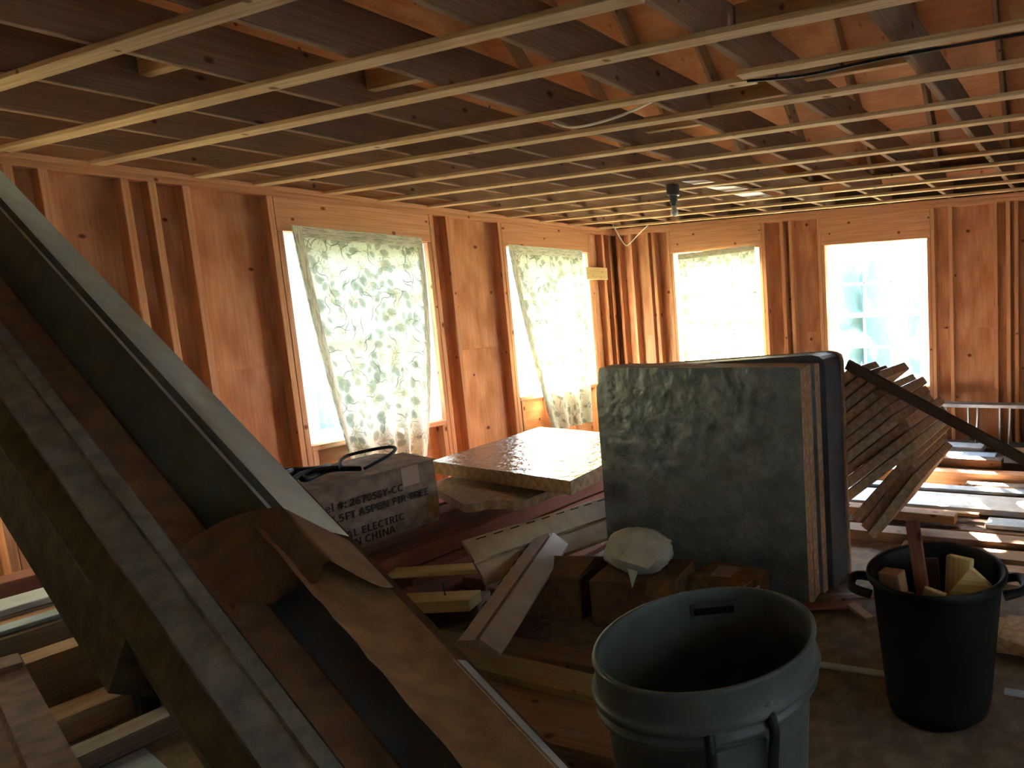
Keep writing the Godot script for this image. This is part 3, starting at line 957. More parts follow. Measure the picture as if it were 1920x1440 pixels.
# ---------------------------------------------------------------- bins
func bins():
	var g := thing("trash_bin", "large empty grey plastic trash bin with double rim, lid missing", "trash bin", Vector3(-0.96, 0, -1.46))
	var R := 0.283
	var out := PackedVector2Array([Vector2(0.001, 0.01), Vector2(0.215, 0.0), Vector2(0.232, 0.012), Vector2(0.24, 0.06), Vector2(0.264, 0.44), Vector2(0.266, 0.515), Vector2(0.285, 0.522), Vector2(0.292, 0.530), Vector2(0.292, 0.538), Vector2(0.283, 0.545), Vector2(0.283, 0.556), Vector2(0.297, 0.562), Vector2(0.300, 0.572), Vector2(0.297, 0.582), Vector2(0.287, 0.588), Vector2(0.287, 0.64), Vector2(0.292, 0.652), Vector2(0.290, 0.661), Vector2(0.283, 0.663), Vector2(0.278, 0.658), Vector2(0.276, 0.64), Vector2(0.272, 0.57), Vector2(0.262, 0.555), Vector2(0.258, 0.50), Vector2(0.254, 0.49), Vector2(0.23, 0.06), Vector2(0.22, 0.02), Vector2(0.001, 0.018)])
	put(g, "body", lathe(out, 72), M.bin_grey)
	# recessed grip inside the far wall
	var a := deg_to_rad(-118)
	var gb := Basis(Vector3(-sin(a), 0, cos(a)), Vector3.UP, Vector3(cos(a), 0, sin(a)))
	var gp := Vector3(cos(a), 0, sin(a)) * 0.268 + Vector3(0, 0.60, 0)
	put(g, "grip_frame", cbox(Vector3(0.15, 0.045, 0.012), 0.004), M.bin_grey, Transform3D(gb, gp))
	put(g, "grip_slot", cbox(Vector3(0.12, 0.022, 0.006), 0.003), M.black, Transform3D(gb, gp - Vector3(cos(a), 0, sin(a)) * 0.008))
	# black clamps of the missing lid hanging on the near side
	for c in [[58.5, 0.53, 0.24], [29.5, 0.545, 0.26]]:
		var b := deg_to_rad(c[0])
		var dirv := Vector3(cos(b), 0, sin(b))
		var top := dirv * 0.285 + Vector3(0, c[1] + 0.03, 0)
		var pts := curve([top, dirv * 0.305 + Vector3(0, c[1] - 0.02, 0), dirv * 0.292 + Vector3(0, c[1] - 0.1, 0), dirv * 0.285 + Vector3(0, c[1] - c[2], 0)], 6)
		var cl := put(g, "handle_strap", tube(pts, 0.013, 10), M.black)
		cl.set_meta("label", "black strap of the side handle")
		put(g, "handle_lug", lump(Vector3(0.018, 0.024, 0.018), 0.1, 0.1, 3, 12, 8), M.bin_grey, Transform3D(Basis.IDENTITY, dirv * 0.276 + Vector3(0, c[1] + 0.035, 0)))
	var b1 := deg_to_rad(44)
	var bb := Basis(Vector3(-sin(b1), 0, cos(b1)), Vector3.UP, Vector3(cos(b1), 0, sin(b1)))
	put(g, "handle_plate", cbox(Vector3(0.13, 0.16, 0.012), 0.004), M.bin_grey, Transform3D(bb, Vector3(cos(b1), 0, sin(b1)) * 0.266 + Vector3(0, 0.42, 0)))
	# black bin
	var k := thing("trash_bin", "black ribless trash bin filled with wood offcuts", "trash bin", Vector3(-0.54, 0, -2.34))
	var prof := PackedVector2Array([Vector2(0.001, 0.004), Vector2(0.16, 0.0), Vector2(0.185, 0.02), Vector2(0.195, 0.06), Vector2(0.232, 0.46), Vector2(0.236, 0.50), Vector2(0.246, 0.51), Vector2(0.255, 0.52), Vector2(0.257, 0.538), Vector2(0.250, 0.546), Vector2(0.241, 0.542), Vector2(0.232, 0.53), Vector2(0.226, 0.47), Vector2(0.187, 0.06), Vector2(0.17, 0.03), Vector2(0.001, 0.03)])
	put(k, "body", lathe(prof, 64), M.bin_black)
	for s in [-1.0, 1.0]:
		var dirh := Vector3(cos(-0.25) * s, 0, sin(-0.25) * s)
		var tan_ := Vector3(-dirh.z, 0, dirh.x)
		var hp := curve([dirh * 0.235 + tan_ * 0.075 + Vector3(0, 0.47, 0), dirh * 0.30 + tan_ * 0.06 + Vector3(0, 0.485, 0), dirh * 0.315 + Vector3(0, 0.485, 0), dirh * 0.30 - tan_ * 0.06 + Vector3(0, 0.485, 0), dirh * 0.235 - tan_ * 0.075 + Vector3(0, 0.47, 0)], 6)
		put(k, "handle", tube(hp, 0.017, 10), M.bin_black)
	# offcuts in the black bin
	var C := Vector3(-0.54, 0, -2.34)
	var off := [
		["wood_offcut", "tall narrow dark stick standing up out of the black bin", Vector3(0.0, 0.12, 0.04), Vector3(-0.10, 0.70, -0.05), 0.052, 0.02, "red"],
		["wood_offcut", "thick square block end leaning at the near rim of the black bin", Vector3(-0.10, 0.1, 0.03), Vector3(-0.155, 0.535, 0.055), 0.09, 0.05, "lumber"],
		["wood_offcut", "wide pale board end standing in the far side of the black bin", Vector3(0.06, 0.1, -0.02), Vector3(0.075, 0.565, -0.07), 0.10, 0.035, "pale"],
		["wood_offcut", "slanting yellowish board end lying across the front of the black bin", Vector3(-0.06, 0.20, 0.06), Vector3(0.02, 0.50, 0.10), 0.08, 0.02, "pale"],
		["wood_offcut", "short grey peg of wood beside the block in the black bin", Vector3(-0.05, 0.2, 0.13), Vector3(-0.065, 0.50, 0.15), 0.035, 0.03, "grey"],
		["wood_offcut", "dark flat lath lying against the inner wall of the black bin", Vector3(-0.02, 0.1, -0.10), Vector3(-0.06, 0.52, -0.14), 0.07, 0.02, "dark"],
	]
	for e in off:
		var t := thing(e[0], e[1], "wood offcut", C + e[2], "wood offcuts in the black bin")
		var m: Material = {"red": M.red[2], "lumber": M.lumber[0], "pale": M.pale_wood, "grey": M.grey_wood, "dark": M.dark_wood}[e[6]]
		var d: Vector3 = e[3] - e[2]
		beam(t, "piece", Vector3.ZERO, d, e[4], e[5], m, Vector3(1, 0, 0.3) if e[4] > 0.08 else Vector3(1, 0, 0))
	var tp := thing("wood_offcut", "triangular pale plywood corner poking up in the black bin", "wood offcut", C + Vector3(0.10, 0.42, 0.06), "wood offcuts in the black bin")
	put(tp, "piece", prism(PackedVector3Array([Vector3(-0.09, 0, 0.02), Vector3(0.11, 0.02, 0.0), Vector3(0.10, 0.09, -0.02), Vector3(0.03, 0.145, -0.03)]), Vector3(0.004, 0.003, -0.018)), M.pale_wood)

# ---------------------------------------------------------------- carton, red boards and siding pieces
func box_and_pile():
	# red-brown boards stacked along the left wall side
	var rows := [
		[-4.35, 0.0, 0.18, 0.20], [-4.16, 0.0, 0.18, 0.20], [-3.97, 0.0, 0.18, 0.20], [-3.78, 0.0, 0.18, 0.19], [-3.59, 0.0, 0.18, 0.18], [-3.40, 0.0, 0.17, 0.14], [-3.21, 0.0, 0.17, 0.08], [-3.02, 0.0, 0.17, 0.04],
		[-4.25, 0.20, 0.18, 0.18], [-4.06, 0.20, 0.18, 0.18], [-3.87, 0.20, 0.18, 0.18], [-3.69, 0.19, 0.16, 0.18], [-3.52, 0.18, 0.15, 0.10], [-3.35, 0.14, 0.13, 0.05]]
	var words := ["lowest row by the wall", "lowest row, second from the wall", "lowest row, third from the wall", "lowest row under the big carton", "lowest row just past the carton", "third from the floor edge of the pile", "second from the floor edge of the pile", "at the floor edge of the pile", "upper row by the wall", "upper row, second from the wall", "upper row, third from the wall", "upper row carrying the big carton", "upper row, ridge in front of the carton", "thin, lying loose on the front of the pile"]
	for k in rows.size():
		var r = rows[k]
		var t := thing("red_timber", "red-brown timber, " + words[k], "timber", Vector3(r[0], r[1], -3.1), "red-brown timber pile")
		var z0 := -1.35 + 0.07 * ((k * 5) % 4)
		var z1 := 1.15 - 0.09 * ((k * 3) % 5) if k != 6 and k != 7 else 0.5
		box(t, "piece", Vector3(-r[2] / 2, 0.001, z0), Vector3(r[2] / 2, r[3] - 0.002, z1), M.red[k % 4], 0.006)
	# the long carton with printed text; the text side faces +x
	var turn := deg_to_rad(3.0)
	var b := thing("cardboard_carton", "dented brown carton printed with model and tree size, tape at its corner", "carton", Vector3(-3.47, 0.382, -2.64), "", turn)
	var L := 1.25
	var H := 0.355
	var W := 0.42
	var body := fresh()
	prism_into(body, PackedVector3Array([Vector3(0, 0, 0), Vector3(0.012, H * 0.5, 0), Vector3(0, H, 0), Vector3(-W, H + 0.01, 0), Vector3(-W, 0, 0)]), Vector3(0, 0, L))
	put(b, "body", done(body), M.card_grey)
	put(b, "top_flap", prism(PackedVector3Array([Vector3(0.014, H - 0.004, 0.0), Vector3(0.014, H + 0.001, L * 0.98), Vector3(-W * 0.52, H + 0.028, L * 0.98), Vector3(-W * 0.52, H + 0.024, 0.0)]), Vector3(0, 0.005, 0)), M.card_grey)
	put(b, "top_flap", prism(PackedVector3Array([Vector3(-W * 0.5, H + 0.015, 0.01), Vector3(-W * 0.5, H + 0.02, L * 0.97), Vector3(-W, H + 0.012, L * 0.97), Vector3(-W, H + 0.012, 0.01)]), Vector3(0, 0.005, 0)), M.card_grey)
	var font := SystemFont.new()
	font.font_names = PackedStringArray(["Droid Sans"])
	font.font_weight = 700
	for e in [["Model #: 26705SY-CC", 0.205, 0.215], ["PRELIT 7.5FT ASPEN FIR TREE", 0.06, 0.155], ["UNIT", 0.60, 0.108], ["GENERAL ELECTRIC", 0.215, 0.06], ["MADE IN CHINA", 0.27, 0.008]]:
		var tm := TextMesh.new()
		tm.text = e[0]
		tm.font = font
		tm.font_size = 32
		tm.pixel_size = 0.00165
		tm.depth = 0.001
		tm.horizontal_alignment = HORIZONTAL_ALIGNMENT_RIGHT
		tm.vertical_alignment = VERTICAL_ALIGNMENT_BOTTOM
		var y: float = e[2]
		var lx: float = 0.0132 - absf(y + 0.02 - H / 2) * 0.068
		put(b, "lettering", tm, M.ink, Transform3D(Basis(Vector3(0, 0, -1), Vector3(0, 1, 0), Vector3(1, 0, 0)), Vector3(lx + 0.0012, y, e[1])))
	put(b, "tape", prism(PackedVector3Array([Vector3(0.0, H - 0.002, 0.10), Vector3(0.006, H - 0.11, 0.10), Vector3(0.006, H - 0.11, 0.2), Vector3(0.0, H - 0.002, 0.2)]), Vector3(0.003, 0, 0)), M.tape)
	put(b, "patch", prism(PackedVector3Array([Vector3(0.002, 0.02, 0.0), Vector3(0.011, 0.15, 0.0), Vector3(0.011, 0.16, 0.055), Vector3(0.009, 0.13, 0.075), Vector3(0.002, 0.02, 0.075)]), Vector3(0.004, 0, 0)), M.card)
	# black strap loops on the carton
	var cb := thing("black_strap", "tangled black strap lying in loops on the printed carton", "strap", Vector3(-3.6, 0.77, -2.25))
	put(cb, "loop", tube(curve([Vector3(0.12, 0.0, -0.02), Vector3(0.09, 0.045, -0.2), Vector3(0.0, 0.06, -0.24), Vector3(-0.06, 0.05, -0.06), Vector3(0.02, 0.02, 0.03), Vector3(0.12, 0.0, 0.0)], 8), 0.009, 8), M.black)
	put(cb, "coil", tube(curve([Vector3(0.12, 0.005, 0.0), Vector3(0.05, 0.02, 0.1), Vector3(0.1, 0.012, 0.25), Vector3(-0.02, 0.04, 0.2), Vector3(0.06, 0.05, 0.34), Vector3(0.0, 0.02, 0.42), Vector3(0.1, 0.01, 0.36), Vector3(0.05, 0.035, 0.2), Vector3(0.11, 0.03, 0.1), Vector3(0.0, 0.03, 0.28)], 8), 0.014, 8), M.black)
	put(cb, "coil", tube(curve([Vector3(-0.05, 0.02, 0.05), Vector3(0.04, 0.035, 0.16), Vector3(-0.03, 0.05, 0.3), Vector3(0.08, 0.04, 0.44)], 8), 0.018, 8), M.black)
	# pieces of vinyl siding
	var s1 := thing("vinyl_siding", "wide cream vinyl siding piece with slotted nailing edge", "siding", Vector3(-2.93, 0.42, -2.33))
	var d1 := Vector3(0.18, 0.0, -0.8).normalized()
	var x1 := d1.cross(Vector3.UP) * 1.0
	var outl := PackedVector2Array([Vector2(0.0, -0.004), Vector2(0.022, 0.0), Vector2(0.115, -0.085), Vector2(0.108, -0.10), Vector2(0.125, -0.105), Vector2(0.20, -0.175), Vector2(0.205, -0.19), Vector2(0.19, -0.195)])
	put(s1, "panel", profile(outl, x1, Vector3.UP, d1, Vector3.ZERO, 0.0, 1.05, -0.004), M.siding)
	for k in 10:
		beam(s1, "nail_slot", d1 * (0.06 + 0.09 * k) + x1 * 0.031 + Vector3(0, -0.0075, 0), d1 * (0.11 + 0.09 * k) + x1 * 0.031 + Vector3(0, -0.0075, 0), 0.002, 0.006, M.ink, x1 * 0.68 + Vector3(0, 0.73, 0))
	var s2 := thing("vinyl_siding", "narrow grey vinyl siding piece pointing at the grey bin", "siding", Vector3(-2.32, 0.20, -1.86))
	var d2 := Vector3(-0.42, 0.12, -0.86).normalized()
	var x2 := d2.cross(Vector3.UP).normalized()
	var u2 := x2.cross(d2)
	put(s2, "panel", profile(PackedVector2Array([Vector2(-0.075, 0.02), Vector2(-0.06, 0.035), Vector2(0.0, 0.03), Vector2(0.012, 0.0), Vector2(0.02, 0.035), Vector2(0.09, -0.04), Vector2(0.085, -0.06)]), x2, u2, d2, Vector3.ZERO, 0.0, 0.95, -0.004), M.siding_grey)
	for k in 9:
		beam(s2, "nail_slot", d2 * (0.06 + 0.09 * k) + x2 * -0.064 + u2 * 0.037, d2 * (0.105 + 0.09 * k) + x2 * -0.064 + u2 * 0.037, 0.002, 0.006, M.ink, u2)

func plain_box(called: String, label: String, cat: String, at: Vector3, size: Vector3, turn: float, m: Material) -> Node3D:
	var t := thing(called, label, cat, at, "", deg_to_rad(turn))
	put(t, "body", cbox(size, 0.006), m, Transform3D(Basis.IDENTITY, Vector3(0, size.y / 2, 0)))
	return t

func plank(called: String, label: String, cat: String, a: Vector3, b: Vector3, tall: float, wide: float, m: Material, group := "", up := Vector3.UP) -> Node3D:
	# a, b: ends of the centre line of the underside
	var t := thing(called, label, cat, a, group)
	beam(t, "piece", Vector3(0, tall / 2, 0), b - a + Vector3(0, tall / 2, 0), tall, wide, m, up)
	return t

func scraps():
	# cartons in front of the upright boards
	var c1 := plain_box("cardboard_box", "brown cardboard box under the narrow grey siding piece", "box", Vector3(-2.60, 0, -2.60), Vector3(0.42, 0.22, 0.30), 12, M.card_dark)
	put(c1, "flap", prism(PackedVector3Array([Vector3(-0.21, 0.222, 0.15), Vector3(0.21, 0.222, 0.15), Vector3(0.23, 0.28, 0.02), Vector3(-0.2, 0.27, 0.0)]), Vector3(0, 0.004, 0)), M.card_dark)
	var c2 := plain_box("cardboard_box", "dark brown cardboard box carrying the crumpled white bag", "box", Vector3(-2.10, 0, -2.66), Vector3(0.44, 0.235, 0.28), 14, M.card_dark)
	put(c2, "flap", prism(PackedVector3Array([Vector3(0.2, 0.236, 0.14), Vector3(0.22, 0.2, 0.24), Vector3(0.1, 0.2, 0.24), Vector3(0.08, 0.236, 0.14)]), Vector3(0, 0.004, 0)), M.card_dark)
	var c3 := plain_box("cardboard_box", "small tan cardboard box with a torn label beside the upright boards", "box", Vector3(-1.70, 0.062, -2.80), Vector3(0.34, 0.145, 0.22), -6, M.card)
	put(c3, "label_sheet", prism(PackedVector3Array([Vector3(-0.1, 0.146, -0.06), Vector3(0.03, 0.146, -0.08), Vector3(0.05, 0.146, 0.05), Vector3(-0.06, 0.146, 0.07)]), Vector3(0, 0.001, 0)), M.tape)
	put(c3, "label_sheet", prism(PackedVector3Array([Vector3(0.1705, 0.06, 0.02), Vector3(0.1705, 0.10, 0.02), Vector3(0.1705, 0.10, -0.02), Vector3(0.1705, 0.06, -0.02)]), Vector3(0.001, 0, 0)), M.bag)
	plank("board_offcut", "flat board under the small tan cardboard box", "board", Vector3(-1.86, 0, -2.8), Vector3(-1.5, 0, -2.8), 0.06, 0.2, M.lumber[2])
	# crumpled bag
	var bg := thing("plastic_bag", "crumpled off-white plastic bag on the dark brown box", "bag", Vector3(-2.12, 0.237, -2.66))
	var ns := FastNoiseLite.new()
	ns.seed = 12
	ns.frequency = 0.9
	ns.noise_type = FastNoiseLite.TYPE_CELLULAR
	ns.cellular_return_type = FastNoiseLite.RETURN_DISTANCE
	put(bg, "sack", sheet(func(u: float, v: float):
		var a: float = TAU * u
		var w: float = PI * v
		var d := Vector3(sin(w) * cos(a), cos(w), sin(w) * sin(a))
		var k := 0.92 + 0.28 * ns.get_noise_3dv(d * 1.9)
		var p := d * Vector3(0.235, 0.15, 0.15) * k
		p.y = maxf(p.y + 0.09, 0.002)
		return p, 44, 26), M.bag)
	put(bg, "fold", prism(PackedVector3Array([Vector3(0.02, 0.19, -0.02), Vector3(0.0, 0.10, 0.155), Vector3(0.16, 0.07, 0.15), Vector3(0.20, 0.16, 0.0)]), Vector3(0.002, 0.008, 0.004)), M.bag)
	put(bg, "corner_tip", prism(PackedVector3Array([Vector3(0.04, 0.06, 0.14), Vector3(0.08, -0.02, 0.165), Vector3(0.10, 0.05, 0.14)]), Vector3(0, 0.001, 0.004)), M.bag)
	# short yellow boards with a nail
	plank("board_offcut", "upper pale yellow board end beside the cream siding", "board", Vector3(-3.42, 0.194, -2.30), Vector3(-2.95, 0.194, -2.52), 0.025, 0.10, M.pale_wood)
	plank("timber_offcut", "timber propping up the two pale yellow board ends", "board", Vector3(-3.28, 0.0, -2.24), Vector3(-2.92, 0.0, -2.42), 0.09, 0.16, M.dark_wood)
	var yb := plank("board_offcut", "lower pale yellow board end with a nail sticking up", "board", Vector3(-3.20, 0.092, -2.18), Vector3(-2.86, 0.092, -2.32), 0.06, 0.12, M.pale_wood)
	put(yb, "nail", tube(PackedVector3Array([Vector3(0.2, 0.05, -0.09), Vector3(0.19, 0.13, -0.09)]), 0.0035, 6), M.nail)
	plank("board_offcut", "dark board lying below the lower yellow board end", "board", Vector3(-2.80, 0.0, -2.33), Vector3(-2.42, 0.0, -2.28), 0.05, 0.14, M.dark_wood)
	plank("board_offcut", "greyish board lying just above the long floor planks", "board", Vector3(-2.98, 0.0, -2.12), Vector3(-2.70, 0.0, -2.14), 0.03, 0.10, M.grey_wood)
	plank("floor_plank", "pale weathered plank running toward the grey bin", "plank", Vector3(-2.70, 0.021, -2.0), Vector3(-1.6, 0.021, -1.97), 0.035, 0.13, M.weathered)
	plank("floor_plank", "brown plank lying behind the pale weathered plank", "plank", Vector3(-2.62, 0.0, -2.16), Vector3(-1.45, 0.0, -2.17), 0.04, 0.11, M.lumber[3])
	var ps := thing("plywood_offcut", "brown plywood sheet flat on the floor left of the grey bin", "plywood", Vector3(-2.05, 0, -1.70))
	put(ps, "sheet", prism(PackedVector3Array([Vector3(-0.72, 0, -0.34), Vector3(0.75, 0, -0.36), Vector3(0.8, 0, 0.02), Vector3(-0.45, 0, 0.02)]), Vector3(0, 0.019, 0)), M.lumber[2])
	var ps2 := thing("plywood_offcut", "dark plywood sheet nearest the camera beside the grey bin", "plywood", Vector3(-1.9, 0, -1.3))
	put(ps2, "sheet", prism(PackedVector3Array([Vector3(-0.75, 0, -0.36), Vector3(0.62, 0, -0.36), Vector3(0.5, 0, 0.4), Vector3(-0.7, 0, 0.4)]), Vector3(0, 0.012, 0)), M.dark_wood)
	plank("white_lath", "long thin white lath lying on the bare floor between the bins", "lath", Vector3(-1.35, 0.0, -2.455), Vector3(-0.76, 0.0, -2.48), 0.012, 0.035, M.white_board)
	plank("white_lath", "short white lath on the floor to the far side of the black bin", "lath", Vector3(-0.32, 0.0, -2.50), Vector3(0.9, 0.0, -2.55), 0.012, 0.035, M.white_board)
	# splinters by the corner of the boards
	for e in [["greenish flat splinter by the foot of the upright boards", -1.42, -3.06, -1.08, -3.16, 0.012, 0.06, 0], ["reddish flat splinter on the floor by the upright boards", -1.36, -2.92, -1.08, -3.02, 0.014, 0.07, 1], ["short pale chip next to the black bin handle", -1.12, -2.98, -0.98, -2.86, 0.02, 0.05, 2], ["dark splinter lying across the reddish splinter", -1.24, -3.0, -1.0, -3.1, 0.014, 0.04, 3]]:
		plank("wood_splinter", e[0], "splinter", Vector3(e[1], 0.001 + 0.012 * e[7], e[2]), Vector3(e[3], 0.001 + 0.012 * e[7], e[4]), e[5], e[6], [M.grey_wood, M.red[0], M.lumber[0], M.red[3]][e[7]], "splinters by the upright boards")
	# broken plasterboard by the right edge
	var pb := thing("board_fragment", "broken tan board fragment on the floor past the black bin", "board", Vector3(-0.22, 0.04, -2.86))
	put(pb, "slab", prism(PackedVector3Array([Vector3(-0.16, 0, 0.10), Vector3(-0.02, 0, 0.16), Vector3(0.0, 0, 0.22), Vector3(0.3, 0, 0.24), Vector3(0.34, 0, -0.12), Vector3(-0.14, 0, -0.12)]), Vector3(0, 0.05, 0)), M.foam_pale)
	var pb2 := thing("board_fragment", "pinkish wood block with a nail hole under the tan fragment", "board", Vector3(-0.27, 0, -2.92))
	put(pb2, "slab", cbox(Vector3(0.3, 0.04, 0.26), 0.004), M.strip[0], Transform3D(Basis.IDENTITY, Vector3(0, 0.02, 0)))
	var rk := thing("crumpled_paper", "crumpled grey paper scrap on the tan fragment", "paper", Vector3(-0.12, 0.09, -2.9))
	put(rk, "scrap", lump(Vector3(0.07, 0.04, 0.07), 0.5, 0.2, 8, 16, 10, 0.0), M.bag)

# ---------------------------------------------------------------- ladder and lumber on the far side
func right_lumber():
	var ld := thing("extension_ladder", "aluminium extension ladder lying on its side along the back wall", "ladder", Vector3(-1.9, 0.09, -6.45))
	for y in [0.0, 0.385]:
		put(ld, "rail", profile(PackedVector2Array([Vector2(-0.03, 0), Vector2(0.03, 0), Vector2(0.03, 0.03), Vector2(-0.03, 0.03)]), Vector3(0, 0, 1), Vector3(0, 1, 0), Vector3(1, 0, 0), Vector3(0, y, 0), 0.0, 3.9), M.metal)
		put(ld, "rail", profile(PackedVector2Array([Vector2(-0.12, 0.015), Vector2(-0.07, 0.015), Vector2(-0.07, 0.04), Vector2(-0.12, 0.04)]), Vector3(0, 0, 1), Vector3(0, 1, 0), Vector3(1, 0, 0), Vector3(0.1, y - 0.005, 0), 0.0, 3.8), M.metal)
	for k in 12:
		put(ld, "rung", tube(PackedVector3Array([Vector3(0.22 + 0.305 * k, 0.02, 0), Vector3(0.24 + 0.305 * k, 0.395, 0)]), 0.015, 10), M.metal)
		put(ld, "rung", tube(PackedVector3Array([Vector3(0.13 + 0.305 * k, 0.03, -0.095), Vector3(0.13 + 0.305 * k, 0.395, -0.095)]), 0.015, 10), M.metal)
	plank("timber", "timber carrying the ladder along the back wall", "timber", Vector3(-2.2, 0, -6.5), Vector3(2.2, 0, -6.5), 0.088, 0.2, M.dark_wood)
	var rows := [
		# label, z, y, x0, x1, tall, wide, material
		["sunlit white board nearest the ladder", -6.16, 0.12, -1.95, -0.95, 0.05, 0.20, M.white_board],
		["cream board under the ladder beyond the leaning stick", -6.10, 0.10, -0.70, 2.1, 0.05, 0.24, M.lumber[0]],
		["dark timber packing beneath the sunlit white board", -6.12, 0.0, -2.0, 2.0, 0.098, 0.26, M.dark_wood],
		["pale blue foam board behind the dark brown beam", -5.80, 0.13, -1.95, -0.80, 0.03, 0.26, M.blue_board],
		["timber packing beneath the pale blue foam board", -5.82, 0.0, -2.0, 1.8, 0.128, 0.24, M.dark_wood],
		["dark brown squared beam with a rounded end", -5.58, 0.02, -2.0, -0.71, 0.17, 0.13, M.dark_wood],
		["orange-brown timber lying in front of the dark beam", -5.40, 0.0, -1.9, 1.6, 0.12, 0.14, M.stud[1]],
		["green-stained short timber beside the orange-brown one", -5.24, 0.0, -0.95, 1.2, 0.07, 0.10, M.grey_wood],
		["pale blue-white metal trim strip on the floor", -5.06, 0.05, -1.8, 1.5, 0.02, 0.12, M.blue_board],
		["dark timber under the pale metal trim strip", -5.05, 0.0, -1.8, 1.7, 0.049, 0.10, M.dark_wood],
		["yellowish lath next to the pale metal trim", -4.93, 0.0, -1.1, 1.4, 0.03, 0.06, M.pale_wood],
		["broad white panel catching the sun patch", -4.70, 0.04, -1.85, 1.4, 0.04, 0.34, M.white_board],
		["dark timber under the broad white panel", -4.70, 0.0, -1.8, 1.3, 0.039, 0.30, M.dark_wood],
		["thin tan lath along the edge of the broad white panel", -4.44, 0.06, -1.7, -0.72, 0.02, 0.05, M.lumber[0]],
		["blue-grey board beyond the end of the thin tan lath", -4.38, 0.03, -0.66, 1.2, 0.025, 0.16, M.blue_board],
		["brown board with a broken end below the tan lath", -4.30, 0.05, -1.6, -0.85, 0.06, 0.09, M.lumber[2]],
		["weathered timber under the board with the broken end", -4.35, 0.0, -1.7, 1.2, 0.03, 0.26, M.dark_wood],
		["long grey-brown board across the floor beyond the black bin", -4.02, 0.0, -1.75, 1.3, 0.07, 0.14, M.lumber[3]],
		["second grey-brown board on the floor beyond the black bin", -3.84, 0.0, -1.1, 1.3, 0.04, 0.15, M.lumber[2]],
		["reddish lath with a lit edge beyond the black bin", -3.66, 0.0, -0.62, 1.3, 0.035, 0.10, M.lumber[0]],
		["dark lath closest to the black bin rim", -3.50, 0.0, -1.05, 1.0, 0.03, 0.12, M.lumber[3]],
	]
	for k in rows.size():
		var r = rows[k]
		var sk := 0.02 * (((k * 7) % 5) - 2)
		plank("loose_board", r[0], "board", Vector3(r[3], r[2], r[1] + sk * 0.4), Vector3(r[4], r[2], r[1] - sk * 0.4), r[5], r[6], r[7], "boards laid along the back of the floor")

# ---------------------------------------------------------------- lumber at the near left
func left_corner():
	var rows := [
		# label, x, top, width, thickness, material
		["dark red timber at the top of the stack by the unseen covered window", -4.86, 0.36, 0.16, 0.36, M.red[2]],
		["pale grey board, highest lit board of the near stack", -4.56, 0.32, 0.20, 0.03, M.white_board],
		["grey timber below the highest lit board of the near stack", -4.56, 0.288, 0.22, 0.288, M.grey_wood],
		["blue-white board in the middle of the near stack", -4.19, 0.32, 0.10, 0.02, M.blue_board],
		["dull mauve timber carrying the blue-white board", -4.20, 0.298, 0.18, 0.298, M.grey_wood],
		["light board between the pale grey and the blue-white boards", -4.39, 0.28, 0.12, 0.28, M.lumber[0]],
		["tan timber on the open side of the near stack", -3.92, 0.25, 0.14, 0.25, M.lumber[1]],
		["dark timber between the mauve and the tan ones", -4.05, 0.2, 0.1, 0.2, M.dark_wood],
		["pale timber glimpsed under the leaning bundle", -3.63, 0.10, 0.16, 0.10, M.lumber[0]],
		["grey timber next to the pale one under the bundle", -3.30, 0.07, 0.12, 0.07, M.grey_wood],
	]
	for k in rows.size():
		var r = rows[k]
		var t := thing("stacked_timber", r[0], "timber", Vector3(r[1], r[2] - r[4], -0.9), "lumber stacked on the near floor")
		var e := 0.04 * ((k * 3) % 4)
		box(t, "piece", Vector3(-r[3] / 2, 0.001, -0.85 + e), Vector3(r[3] / 2, r[4], 1.1 - e), r[5], 0.004)
	var gs := thing("floor_sheet", "pale green sheet lying on the floor under the bundle", "sheet", Vector3(-2.95, 0, -0.9))
	put(gs, "sheet", prism(PackedVector3Array([Vector3(-0.27, 0, -0.3), Vector3(0.35, 0, -0.2), Vector3(0.4, 0, 0.4), Vector3(-0.27, 0, 0.4)]), Vector3(0, 0.008, 0)), M.blue_board)
	# pinkish door panel with raised edges in the near corner
	var D := Vector3(0.86, 0.0, 0.2).normalized()
	var pn := thing("door_panel", "pinkish-brown panelled door slab lying in the near corner", "door slab", Vector3(-2.39, 0.74, -0.71))
	var side := D.cross(Vector3.UP)
	put(pn, "slab", profile(PackedVector2Array([Vector2(0.0, -0.04), Vector2(0.0, 0.0), Vector2(0.055, 0.0), Vector2(0.06, -0.014), Vector2(0.13, -0.014), Vector2(0.135, 0.0), Vector2(0.4, 0.0), Vector2(0.4, -0.04)]), side, Vector3.UP, D, Vector3.ZERO, 0.0, 1.25), M.pinkish)
	beam(pn, "end_rail", Vector3(0.0, 0.006, 0.0), side * 0.4 + Vector3(0, 0.006, 0), 0.014, 0.09, M.pinkish)
	var tr := thing("crate", "dark wooden crate holding up the pinkish door slab", "crate", Vector3(-1.95, 0, -0.42))
	for e in [[-0.5, 0.0], [0.35, 0.0], [-0.5, 0.3], [0.35, 0.3]]: box(tr, "post", Vector3(e[0], 0, e[1]), Vector3(e[0] + 0.06, 0.69, e[1] + 0.06), M.dark_wood)
	for y in [0.05, 0.3, 0.56]:
		box(tr, "slat", Vector3(-0.5, y, -0.02), Vector3(0.41, y + 0.13, 0.0), M.dark_wood)
		box(tr, "slat", Vector3(-0.5, y, 0.36), Vector3(0.41, y + 0.13, 0.38), M.dark_wood)

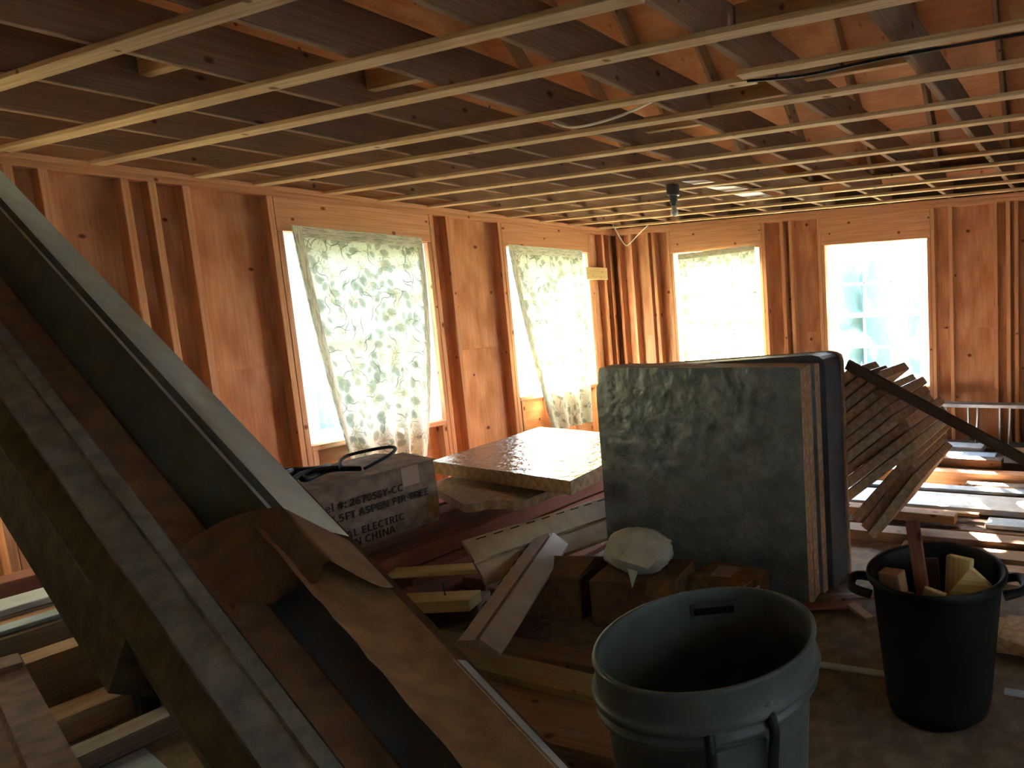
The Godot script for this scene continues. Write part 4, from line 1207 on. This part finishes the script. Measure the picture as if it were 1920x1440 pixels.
# ---------------------------------------------------------------- lamp, wires, block
func small_things():
	var lb := thing("lamp_holder", "grey pendant lamp holder with an unlit bulb under the joists", "lamp", Vector3(-3.05, 2.36, -4.55))
	put(lb, "junction_box", lathe(PackedVector2Array([Vector2(0.001, 0.11), Vector2(0.05, 0.11), Vector2(0.05, 0.04), Vector2(0.046, 0.03), Vector2(0.001, 0.03)]), 24), M.socket)
	put(lb, "socket", lathe(PackedVector2Array([Vector2(0.03, 0.035), Vector2(0.032, 0.0), Vector2(0.024, -0.02), Vector2(0.02, -0.05), Vector2(0.001, -0.05)]), 24), M.socket)
	put(lb, "bulb", lathe(PackedVector2Array([Vector2(0.014, -0.045), Vector2(0.016, -0.06), Vector2(0.029, -0.085), Vector2(0.031, -0.1), Vector2(0.024, -0.122), Vector2(0.001, -0.13)]), 24), M.bulb)
	var w1 := thing("cable", "white cable drooping between the joists near the middle", "cable", Vector3(-2.6, 2.46, -2.84))
	put(w1, "run", tube(curve([Vector3(0, 0.03, 0), Vector3(0.12, -0.005, -0.02), Vector3(0.4, 0.005, 0.0), Vector3(0.66, 0.03, 0.06)], 8), 0.006, 6), M.wire)
	var w2 := thing("cable", "white wire loop hanging at the corner of the walls", "cable", Vector3(-5.0, 2.42, -6.4))
	put(w2, "run", tube(curve([Vector3(-0.04, 0.06, 0.1), Vector3(0.0, -0.06, 0.06), Vector3(0.05, -0.16, 0.03), Vector3(0.09, -0.15, 0.0), Vector3(0.2, -0.03, -0.06), Vector3(0.28, 0.06, -0.12)], 8), 0.006, 6), M.wire)
	var w3 := thing("cable", "dark cable stapled under the furring strip in the upper corner", "cable", Vector3(-1.36, 2.452, -2.66))
	put(w3, "run", tube(curve([Vector3(-0.02, 0.01, 0), Vector3(0.25, -0.006, 0.0), Vector3(0.6, 0.006, 0.0), Vector3(1.2, 0.0, 0.02)], 8), 0.006, 6), M.black)
	var bk := thing("wood_block", "pale block nailed across two studs by the corner", "wood block", Vector3(-5.335, 1.955, -6.31))
	box(bk, "piece", Vector3(-0.02, -0.07, -0.175), Vector3(0.02, 0.07, 0.175), M.pale_wood)
	for e in [[-0.08, 0.02], [0.07, -0.02], [-0.06, -0.04]]:
		put(bk, "nail", tube(PackedVector3Array([Vector3(0.018, e[1], e[0]), Vector3(0.024, e[1], e[0])]), 0.006, 8), M.nail)
	# white flaps imitating sunlight reflected up onto the joist undersides
	var ps := thing("sun_glint_patch", "white flaps added as reflected sun patches under the joists above the far windows", "light patch", Vector3(-2.86, 2.495, -5.1))
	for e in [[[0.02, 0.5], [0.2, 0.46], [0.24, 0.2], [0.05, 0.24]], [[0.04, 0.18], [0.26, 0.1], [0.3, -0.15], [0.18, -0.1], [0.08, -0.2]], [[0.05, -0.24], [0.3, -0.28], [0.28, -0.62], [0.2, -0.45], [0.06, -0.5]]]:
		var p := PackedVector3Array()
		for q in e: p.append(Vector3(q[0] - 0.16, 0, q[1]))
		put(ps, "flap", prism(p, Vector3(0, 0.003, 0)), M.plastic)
